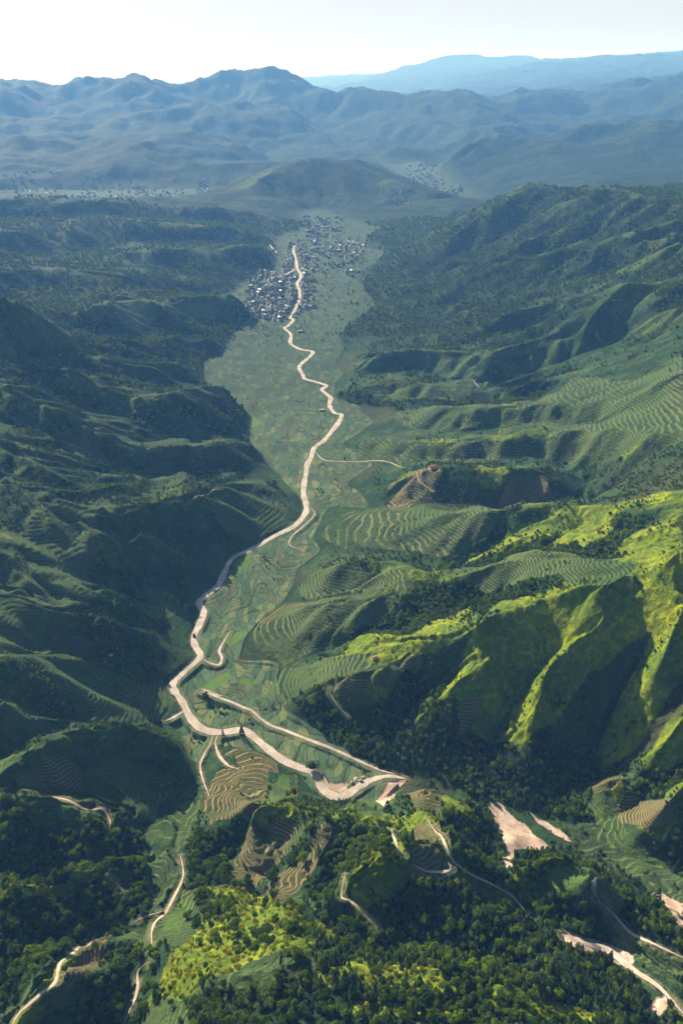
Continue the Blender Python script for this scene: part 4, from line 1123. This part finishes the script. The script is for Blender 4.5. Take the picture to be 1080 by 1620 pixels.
for x0 in (-1.35, 1.35):
    for y0 in (-0.82, 0.82):
        bm = bmesh.new(); g_ = bmesh.ops.create_cone(bm, cap_ends=True, segments=14, radius1=0.34, radius2=0.34, depth=0.24)
        bmesh.ops.rotate(bm, verts=g_['verts'], matrix=Matrix.Rotation(math.pi / 2, 3, 'X')); bmesh.ops.translate(bm, verts=g_['verts'], vec=(x0, y0, 0.34))
        bm_obj('wheel', bm, TYRE, car)

# boulders by the earthworks
STONE = plain('grey_stone', (0.42, 0.39, 0.36), 0.9, 0.4, 0.5)
br = random.Random(9)
def boulder(u, v, s, label, grp='boulders beside the dirt road bend'):
    q = on_land(u, v); bm = bmesh.new(); bmesh.ops.create_icosphere(bm, subdivisions=2, radius=1.0)
    for vv in bm.verts: vv.co *= 1 + br.uniform(-0.22, 0.2); vv.co.z *= 0.7
    o = bm_obj('boulder', bm, STONE); o.location = (q[0], q[1], float(land_z(q[:1], q[1:2])[0]) + 0.2 * s); o.scale = (s, s * br.uniform(0.7, 1), s); o.rotation_euler = (0, 0, br.uniform(0, 6))
    tag(o, label, 'boulder', grp)
boulder(563, 1232, 2.6, 'largest grey boulder between the earth pit and the road bend')
boulder(571, 1236, 2.0, 'middle grey boulder between the earth pit and the road bend')
boulder(557, 1238, 1.8, 'darkest small boulder at the corner of the earth pit')
boulder(574, 1230, 1.5, 'smallest boulder at the top of the group by the road bend')
boulder(534, 1268, 1.6, 'pale boulder at the foot of the road bank below the bend')
# ------------------------------------------------------------------ trees
def leaf_mat(name, lo, hi, trans=0.35):
    M = NT_(name)
    inst = M.attr('tint', 'INSTANCER').outputs['Fac']
    nn = M.noise(M.n('ShaderNodeTexCoord').outputs['Object'], 0.9, 3, 0.6)
    f = M.math('ADD', M.math('MULTIPLY', inst, 0.75), M.math('MULTIPLY', nn, 0.45), clamp=True)
    col = M.mix(f, lo, hi)
    M.t.nodes.remove(M.b)
    di = M.n('ShaderNodeBsdfDiffuse'); M.set(di.inputs['Color'], col)
    tr = M.n('ShaderNodeBsdfTranslucent'); M.set(tr.inputs['Color'], M.mix(0.35, col, (hi[0] * 1.2, hi[1] * 1.15, hi[2] * 0.6)))
    mx = M.n('ShaderNodeMixShader'); mx.inputs[0].default_value = trans
    M.t.links.new(di.outputs[0], mx.inputs[1]); M.t.links.new(tr.outputs[0], mx.inputs[2]); M.t.links.new(mx.outputs[0], M.out.inputs['Surface'])
    return M.m
LEAF = leaf_mat('broadleaf_green', (0.009, 0.034, 0.012), (0.165, 0.245, 0.009), 0.5)
NEEDLE = leaf_mat('needle_green', (0.012, 0.026, 0.011), (0.034, 0.058, 0.018), 0.2)
BUSHY = leaf_mat('shrub_yellow_green', (0.09, 0.14, 0.005), (0.37, 0.34, 0.005), 0.45)
REDLEAF = leaf_mat('russet_leaf', (0.14, 0.022, 0.012), (0.20, 0.040, 0.02), 0.3)
BARK = NT_('bark'); BARK.b.inputs['Base Color'].default_value = (0.075, 0.055, 0.038, 1); BARK = BARK.m

def quads_mesh(name, C, N, size, mat, rnd):
    """one mesh of many small leaf-clump faces at C facing about N"""
    vs = []; fs = []
    for c, n, s in zip(C, N, size):
        n = Vector(n).normalized(); a = n.orthogonal().normalized(); a.rotate(Matrix.Rotation(rnd.random() * 6.283, 3, n)); b = n.cross(a)
        k = len(vs); c = Vector(c)
        for e in ((-1, -0.8), (1, -0.7), (0.85, 0.8), (-0.9, 0.9)):
            vs.append(c + a * e[0] * s * rnd.uniform(0.7, 1.2) + b * e[1] * s * rnd.uniform(0.7, 1.2) + n * rnd.uniform(-0.25, 0.25) * s)
        fs.append((k, k + 1, k + 2, k + 3))
    m = bpy.data.meshes.new(name); m.from_pydata([tuple(v) for v in vs], [], fs); m.update(); m.materials.append(mat)
    return m
def broad_crown(seed, hgt, wid, mat, n=230, name='crown', base=0.22, lobes=7):
    rnd = random.Random(seed)
    L = [(0, 0, hgt * 0.60, wid * 0.34, hgt * 0.34)]
    for k in range(lobes):
        a = rnd.random() * 6.283; q = rnd.uniform(0.16, 0.36) * wid
        L.append((math.cos(a) * q, math.sin(a) * q, hgt * rnd.uniform(base + 0.14, 0.86), wid * rnd.uniform(0.14, 0.25), hgt * rnd.uniform(0.10, 0.18)))
    C = []; N = []; Z = []
    tot = sum(l[3] ** 2 for l in L)
    for l in L:
        for _ in range(max(6, int(n * l[3] ** 2 / tot))):
            z = rnd.uniform(-0.75, 1); a = rnd.random() * 6.283; s = math.sqrt(max(0, 1 - z * z)); q = rnd.uniform(0.72, 1.08)
            d = (math.cos(a) * s, math.sin(a) * s, z)
            C.append((l[0] + d[0] * l[3] * q, l[1] + d[1] * l[3] * q, max(l[2] + d[2] * l[4] * q, hgt * base * 0.7)))
            N.append((d[0] + rnd.uniform(-.5, .5), d[1] + rnd.uniform(-.5, .5), d[2] * 0.9 + 0.25 + rnd.uniform(-.3, .4)))
            Z.append(wid * rnd.uniform(0.055, 0.10))
    return quads_mesh(name, C, N, Z, mat, rnd)
def needle_crown(seed, hgt, wid, mat, name='crown', tiers=9):
    rnd = random.Random(seed); C = []; N = []; Z = []
    for k in range(tiers):
        f = k / (tiers - 1); z0 = hgt * (0.16 + 0.80 * f); r = wid * 0.5 * (1 - f) ** 0.8 + 0.06 * wid
        m = max(5, int(22 * (1 - f) + 5))
        for j in range(m):
            a = j * 6.283 / m + rnd.uniform(-.25, .25); q = r * rnd.uniform(0.45, 1.1)
            C.append((math.cos(a) * q, math.sin(a) * q, z0 - q * 0.35 + rnd.uniform(-.3, .3)))
            N.append((math.cos(a) * .6, math.sin(a) * .6, 1.0 + rnd.uniform(-.3, .3))); Z.append(wid * rnd.uniform(0.07, 0.12))
    return quads_mesh(name, C, N, Z, mat, rnd)
def trunk_mesh(hgt, r, seed, limbs=4):
    rnd = random.Random(seed); bm = bmesh.new()
    def stick(a, b, ra, rb):
        a = Vector(a); b = Vector(b); d = (b - a).normalized(); u = d.orthogonal().normalized(); v = d.cross(u)
        A = [bm.verts.new(a + (u * math.cos(t) + v * math.sin(t)) * ra) for t in [i * 6.283 / 6 for i in range(6)]]
        B = [bm.verts.new(b + (u * math.cos(t) + v * math.sin(t)) * rb) for t in [i * 6.283 / 6 for i in range(6)]]
        for i in range(6): bm.faces.new((A[i], A[(i + 1) % 6], B[(i + 1) % 6], B[i]))
        bm.faces.new(B)
    stick((0, 0, -1.0), (0, 0, hgt), r, r * 0.35)
    for k in range(limbs):
        a = rnd.random() * 6.283; z = hgt * rnd.uniform(0.45, 0.8); l = hgt * rnd.uniform(0.25, 0.4)
        stick((0, 0, z), (math.cos(a) * l, math.sin(a) * l, z + l * 0.7), r * 0.4, r * 0.12)
    m = bpy.data.meshes.new('trunk'); bm.to_mesh(m); bm.free(); m.materials.append(BARK); return m
# (kind name, crown mesh, trunk mesh)
BROAD = [(broad_crown(s, h_, w_, LEAF, lobes=l_), trunk_mesh(h_ * 0.62, 0.24, s)) for s, h_, w_, l_ in ((1, 8.5, 7.2, 7), (2, 7.5, 7.8, 9), (3, 9.5, 6.6, 6), (4, 6.8, 6.2, 5), (5, 8.0, 8.4, 10))]
PINE = [(needle_crown(s, h_, w_, NEEDLE), trunk_mesh(h_ * 0.9, 0.22, s, 0)) for s, h_, w_ in ((11, 12.5, 4.6), (12, 10.5, 4.0), (13, 14.0, 5.0))]
SHRUB = [(broad_crown(s, h_, w_, BUSHY, n=120, base=0.05, lobes=6), trunk_mesh(h_ * 0.5, 0.10, s, 3)) for s, h_, w_ in ((21, 3.0, 4.4), (22, 3.6, 5.2), (23, 2.6, 3.8))]

# where they stand: jittered points over the part of the land in view, finer near the camera
prng = np.random.default_rng(21)
def scatter(r0, r1, spacing):
    n = int(0.5 * (r1 ** 2 - r0 ** 2) * rad(84) / spacing ** 2)
    r = np.sqrt(prng.random(n) * (r1 ** 2 - r0 ** 2) + r0 ** 2)
    lim = np.minimum(rad(42), rad(27) + 60 / r)
    t = (prng.random(n) * 2 - 1) * rad(42)
    ok = np.abs(t) < lim
    return (r * np.sin(t))[ok], (r * np.cos(t))[ok]
PX = []; PY = []; PS = []
for r0, r1, sp, s in ((195, 700, 2.7, 0.70), (700, 1150, 3.6, 0.80), (1150, 1900, 5.2, 0.95), (1900, 3300, 8.5, 1.3)):
    x, y = scatter(r0, r1, sp)
    PX.append(x); PY.append(y); PS.append(np.full(len(x), s))
PX = np.concatenate(PX); PY = np.concatenate(PY); PS = np.concatenate(PS)
fo = at_vertex(forest, PX, PY); gr_ = at_vertex(grass, PX, PY); te = at_vertex(terr, PX, PY); so_l = at_vertex(soil, PX, PY); rdv = at_vertex(RD, PX, PY); fi_ = at_vertex(field, PX, PY); upv = at_vertex(UP, PX, PY)
PR = np.hypot(PX, PY)
dn = fbm(PX, PY, 24, 3, 101)
knoll = (PY < 420) & (gr_ > 0.5)
p_tree = np.where(knoll, np.clip(0.20 + 0.9 * dn, 0.06, 0.7), np.clip(fo * (0.84 - 0.8 * gr_) + gr_ * np.clip(0.06 + 0.5 * dn, 0.015, 0.3), 0, 1)) + np.where((fo < 0.5) & (gr_ < 0.5) & (te < 0.3), np.where(PR < 1100, 0.55, 0.14) * upv, 0) + np.where(te > 0.3, 0.018, 0)
p_tree = p_tree * np.where(fo > 0.5, np.clip(1.05 + 1.1 * dn, 0.25, 1), np.clip(0.8 + 2.2 * dn, 0, 1.6))
p_tree = np.where(fi_ > 0.5, np.where(dn > 0.46, 0.14, np.where(PR > 1700, 0.02 + 0.30 * (dn > 0.22), 0.0015)), p_tree) * (so_l < 0.3) * (rdv > 3.2)
u_ = prng.random(len(PX))
p_tree = np.where(PR > 1300, np.minimum(p_tree, 0.55), p_tree)
is_tree = u_ < p_tree
p_shrub = np.where(knoll, 0.85 + 0 * dn, np.where((PY < 400) & (PX > -60) & (fo > 0.3), np.clip(0.25 + 1.2 * fbm(PX, PY, 40, 3, 105), 0.0, 0.8),  np.where(gr_ > 0.4, np.clip(0.22 + 1.1 * dn, 0.04, 0.7) * (PR < 1150), 0)))
is_shrub = (~is_tree) & (prng.random(len(PX)) < p_shrub) & (so_l < 0.3) & (rdv > 3) & (te < 0.5)
pn = fbm(PX, PY, 75, 3, 102)
is_pine = is_tree & (prng.random(len(PX)) < np.where(pn > 0.2, 0.45, 0.04)) & (PR < 1900)
PZ = land_z(PX, PY)
kind = np.where(is_shrub, 2, np.where(is_pine, 1, np.where(is_tree, 0, -1)))
sel = kind >= 0
PRa = PR
PX, PY, PZ, PS, kind, PR = PX[sel], PY[sel], PZ[sel], PS[sel], kind[sel], PR[sel]
scl = PS * prng.uniform(0.5, 1.08, len(PX)) * np.where(prng.random(len(PX)) < 0.12, 1.55, 1.0) * np.where(PY < 420, 0.92, 0.8) * np.where((fo < 0.5) & (PRa > 380), 0.62, 1.0)[sel]
tint = np.clip(prng.normal(0.36, 0.24, len(PX)) + 0.5 * fbm(PX, PY, 60, 3, 103) + 0.35 * fbm(PX, PY, 18, 2, 104), 0, 1)
rotz = prng.random(len(PX)) * 6.283
# the ones that show largest become objects of their own
D3 = np.sqrt(PX ** 2 + PY ** 2 + (PZ - CAM_H) ** 2)
def project(x, y, z):
    dz = z - CAM_H
    dep = y * CP - dz * SP; up = y * SP + dz * CP
    return 540 + FPX * x / dep, 810 - FPX * up / dep
PU, PV = project(PX, PY, PZ + 4)
inv = (PU > 8) & (PU < 1072) & (PV < 1612) & (PV > 0)
def take(k, n):
    c = np.flatnonzero(inv & (kind == k))
    c = c[np.argsort(-(scl[c] * (1.0 if k != 2 else 1.0) / D3[c]))]
    return c[:n]
single = np.zeros(len(PX), bool)
picks = {0: take(0, 190), 1: take(1, 90), 2: take(2, 140)}
for k in picks: single[picks[k]] = True
def zone(u, v):
    col = 'left' if u < 360 else ('middle' if u < 720 else 'right')
    return col
WHERE = {'left': 'on the wooded slope in the bottom left corner', 'middle': 'in the wood along the bottom middle', 'right': 'in the wood filling the bottom right corner'}
LBL = {0: ('broadleaf_tree', 'tree'), 1: ('conifer_tree', 'conifer'), 2: ('shrub', 'shrub')}
def plant_label(k, i):
    s = 'small' if scl[i] < 0.62 else ('middling' if scl[i] < 0.85 else 'large')
    tn = tint[i]
    if k == 2:
        c = 'dull olive' if tn < 0.33 else ('yellow green' if tn < 0.62 else 'bright yellow')
        return f"{s} {c} shrub " + {'left': 'on the grassy spur at the bottom left', 'middle': 'on the sunlit yellow knoll above the bottom wood', 'right': 'on the grassy bank at the bottom right'}[zone(PU[i], PV[i])]
    c = 'dark' if tn < 0.33 else ('mid green' if tn < 0.62 else 'light green')
    return f"{s} {c} " + ('round broadleaf tree ' if k == 0 else 'pointed conifer ') + WHERE[zone(PU[i], PV[i])]
VARS = {0: BROAD, 1: PINE, 2: SHRUB}
first = {}
protos = []
for k in (0, 1, 2):
    for q, i in enumerate(picks[k]):
        v = q % len(VARS[k]); cm, tm = VARS[k][v]
        e = bpy.data.objects.new(LBL[k][0], None); COL.objects.link(e)
        e.location = (PX[i], PY[i], PZ[i] - 0.3); e.rotation_euler = (0, 0, rotz[i]); e.scale = (scl[i],) * 3
        tag(e, plant_label(k, i), LBL[k][1], {0: 'broadleaf trees of the near wood', 1: 'conifers of the near wood', 2: 'shrubs on the near slopes'}[k] + ', ' + zone(PU[i], PV[i]))
        c = bpy.data.objects.new('crown', cm); COL.objects.link(c); c.parent = e; c['tint'] = float(tint[i])
        t = bpy.data.objects.new('trunk', tm); COL.objects.link(t); t.parent = e
        if q < len(VARS[k]): first[(k, v)] = (c, t)

# everything beyond them: one object per kind of cover, its points carrying a tree each
def stand(name, idx, k):
    m = bpy.data.meshes.new(name)
    m.vertices.add(len(idx))
    m.vertices.foreach_set('co', np.stack([PX[idx], PY[idx], PZ[idx] - 0.3], -1).astype(np.float32).ravel())
    for nm, arr in (('tint', tint), ('size', scl), ('turn', rotz)):
        a = m.attributes.new(nm, 'FLOAT', 'POINT'); a.data.foreach_set('value', arr[idx].astype(np.float32))
    a = m.attributes.new('sort', 'INT', 'POINT'); a.data.foreach_set('value', prng.integers(0, len(VARS[k]), len(idx)).astype(np.int32))
    o = bpy.data.objects.new(name, m); COL.objects.link(o); tag(o, kind='stuff')
    g = bpy.data.node_groups.new(name + '_stand', 'GeometryNodeTree')
    g.interface.new_socket('Geometry', in_out='INPUT', socket_type='NodeSocketGeometry'); g.interface.new_socket('Geometry', in_out='OUTPUT', socket_type='NodeSocketGeometry')
    gi_ = g.nodes.new('NodeGroupInput'); go = g.nodes.new('NodeGroupOutput')
    jn = g.nodes.new('GeometryNodeJoinGeometry')
    for v in range(len(VARS[k])):
        j2 = g.nodes.new('GeometryNodeJoinGeometry')
        for ob in first[(k, v)]:
            oi = g.nodes.new('GeometryNodeObjectInfo'); oi.inputs['Object'].default_value = ob; oi.transform_space = 'ORIGINAL'
            g.links.new(oi.outputs['Geometry'], j2.inputs[0])
        gi2 = g.nodes.new('GeometryNodeGeometryToInstance'); g.links.new(j2.outputs[0], gi2.inputs[0]); g.links.new(gi2.outputs[0], jn.inputs[0])
    ip = g.nodes.new('GeometryNodeInstanceOnPoints'); ip.inputs['Pick Instance'].default_value = True
    def named(nm, dt):
        x = g.nodes.new('GeometryNodeInputNamedAttribute'); x.data_type = dt; x.inputs['Name'].default_value = nm; return x.outputs['Attribute']
    cx = g.nodes.new('ShaderNodeCombineXYZ'); g.links.new(named('turn', 'FLOAT'), cx.inputs[2])
    er = g.nodes.new('FunctionNodeEulerToRotation'); g.links.new(cx.outputs[0], er.inputs[0])
    g.links.new(gi_.outputs[0], ip.inputs['Points']); g.links.new(jn.outputs[0], ip.inputs['Instance'])
    g.links.new(named('sort', 'INT'), ip.inputs['Instance Index']); g.links.new(er.outputs[0], ip.inputs['Rotation'])
    g.links.new(named('size', 'FLOAT'), ip.inputs['Scale'])
    g.links.new(ip.outputs[0], go.inputs[0])
    md = o.modifiers.new('stand', 'NODES'); md.node_group = g
    return o
stand('forest', np.flatnonzero((kind == 0) & ~single), 0)
stand('conifer_forest', np.flatnonzero((kind == 1) & ~single), 1)
stand('undergrowth', np.flatnonzero((kind == 2) & ~single), 2)
print('plants', [(int((kind == k).sum())) for k in (0, 1, 2)])

# trees one can tell apart in the valley
def lone(u, v, name, label, cat, crown, trunk, sc, tn):
    q = on_land(u, v)
    e = bpy.data.objects.new(name, None); COL.objects.link(e)
    e.location = (q[0], q[1], float(land_z(q[:1], q[1:2])[0]) - 0.2); e.scale = sc
    tag(e, label, cat)
    c = bpy.data.objects.new('crown', crown); COL.objects.link(c); c.parent = e; c['tint'] = tn
    t = bpy.data.objects.new('trunk', trunk); COL.objects.link(t); t.parent = e
RED = broad_crown(31, 8.0, 6.6, REDLEAF)
lone(465, 1257, 'russet_tree', 'russet red tree below the pale dirt road bend', 'tree', RED, BROAD[0][1], (0.9, 0.9, 0.9), 0.4)
lone(490, 1022, 'tall_tree', 'tall dark narrow tree alone on the terraced spur', 'tree', BROAD[2][0], BROAD[2][1], (1.0, 1.0, 1.9), 0.0)
lone(383, 1164, 'conifer_tree', 'dark pointed conifer standing at the edge of the pale dirt road', 'conifer', PINE[0][0], PINE[0][1], (1.25, 1.25, 1.0), 0.0)
lone(353, 1163, 'conifer_tree', 'slim light conifer beside the track fork below the dirt road', 'conifer', PINE[1][0], PINE[1][1], (0.7, 0.7, 0.9), 0.6)
lone(324, 1103, 'broadleaf_tree', 'round dark tree at the head of the sandy stream', 'tree', BROAD[1][0], BROAD[1][1], (1, 1, 0.9), 0.0)
lone(346, 1119, 'broadleaf_tree', 'larger of two dark trees alone in the green field', 'tree', BROAD[3][0], BROAD[3][1], (0.85, 0.85, 1.0), 0.0)
lone(355, 1121, 'broadleaf_tree', 'smaller of two dark trees alone in the green field', 'tree', BROAD[3][0], BROAD[3][1], (0.5, 0.5, 0.7), 0.0)
lone(492, 1216, 'broadleaf_tree', 'bushy dark tree between the field and the dirt road gap', 'tree', BROAD[4][0], BROAD[4][1], (1.2, 1.2, 1.0), 0.1)
lone(612, 1284, 'conifer_tree', 'tallest dark conifer below the rubble bank', 'conifer', PINE[2][0], PINE[2][1], (1.1, 1.1, 0.9), 0.1)
# ------------------------------------------------------------------ the air
top = max(CAM_H, float(VZ.max())) + 25
bot = float(VZ.min()) - 1
bm = bmesh.new()
bmesh.ops.create_cube(bm, size=1.0)
hm = bpy.data.meshes.new('haze'); bm.to_mesh(hm); bm.free()
hz = bpy.data.objects.new('haze', hm); COL.objects.link(hz)
hz.scale = (120000, 80000, top - bot)
hz.location = (0, 34500, (top + bot) / 2)
tag(hz, kind='stuff')
m = bpy.data.materials.new('haze_air'); m.use_nodes = True
t = m.node_tree
t.nodes.remove(t.nodes['Principled BSDF'])
pv = t.nodes.new('ShaderNodeVolumePrincipled')
pv.inputs['Color'].default_value = HAZE_COL
pv.inputs['Density'].default_value = HAZE_DENS
pv.inputs['Anisotropy'].default_value = HAZE_ANISO
pv.inputs['Absorption Color'].default_value = (1, 1, 1, 1)
t.links.new(pv.outputs[0], t.nodes['Material Output'].inputs['Volume'])
hm.materials.append(m)
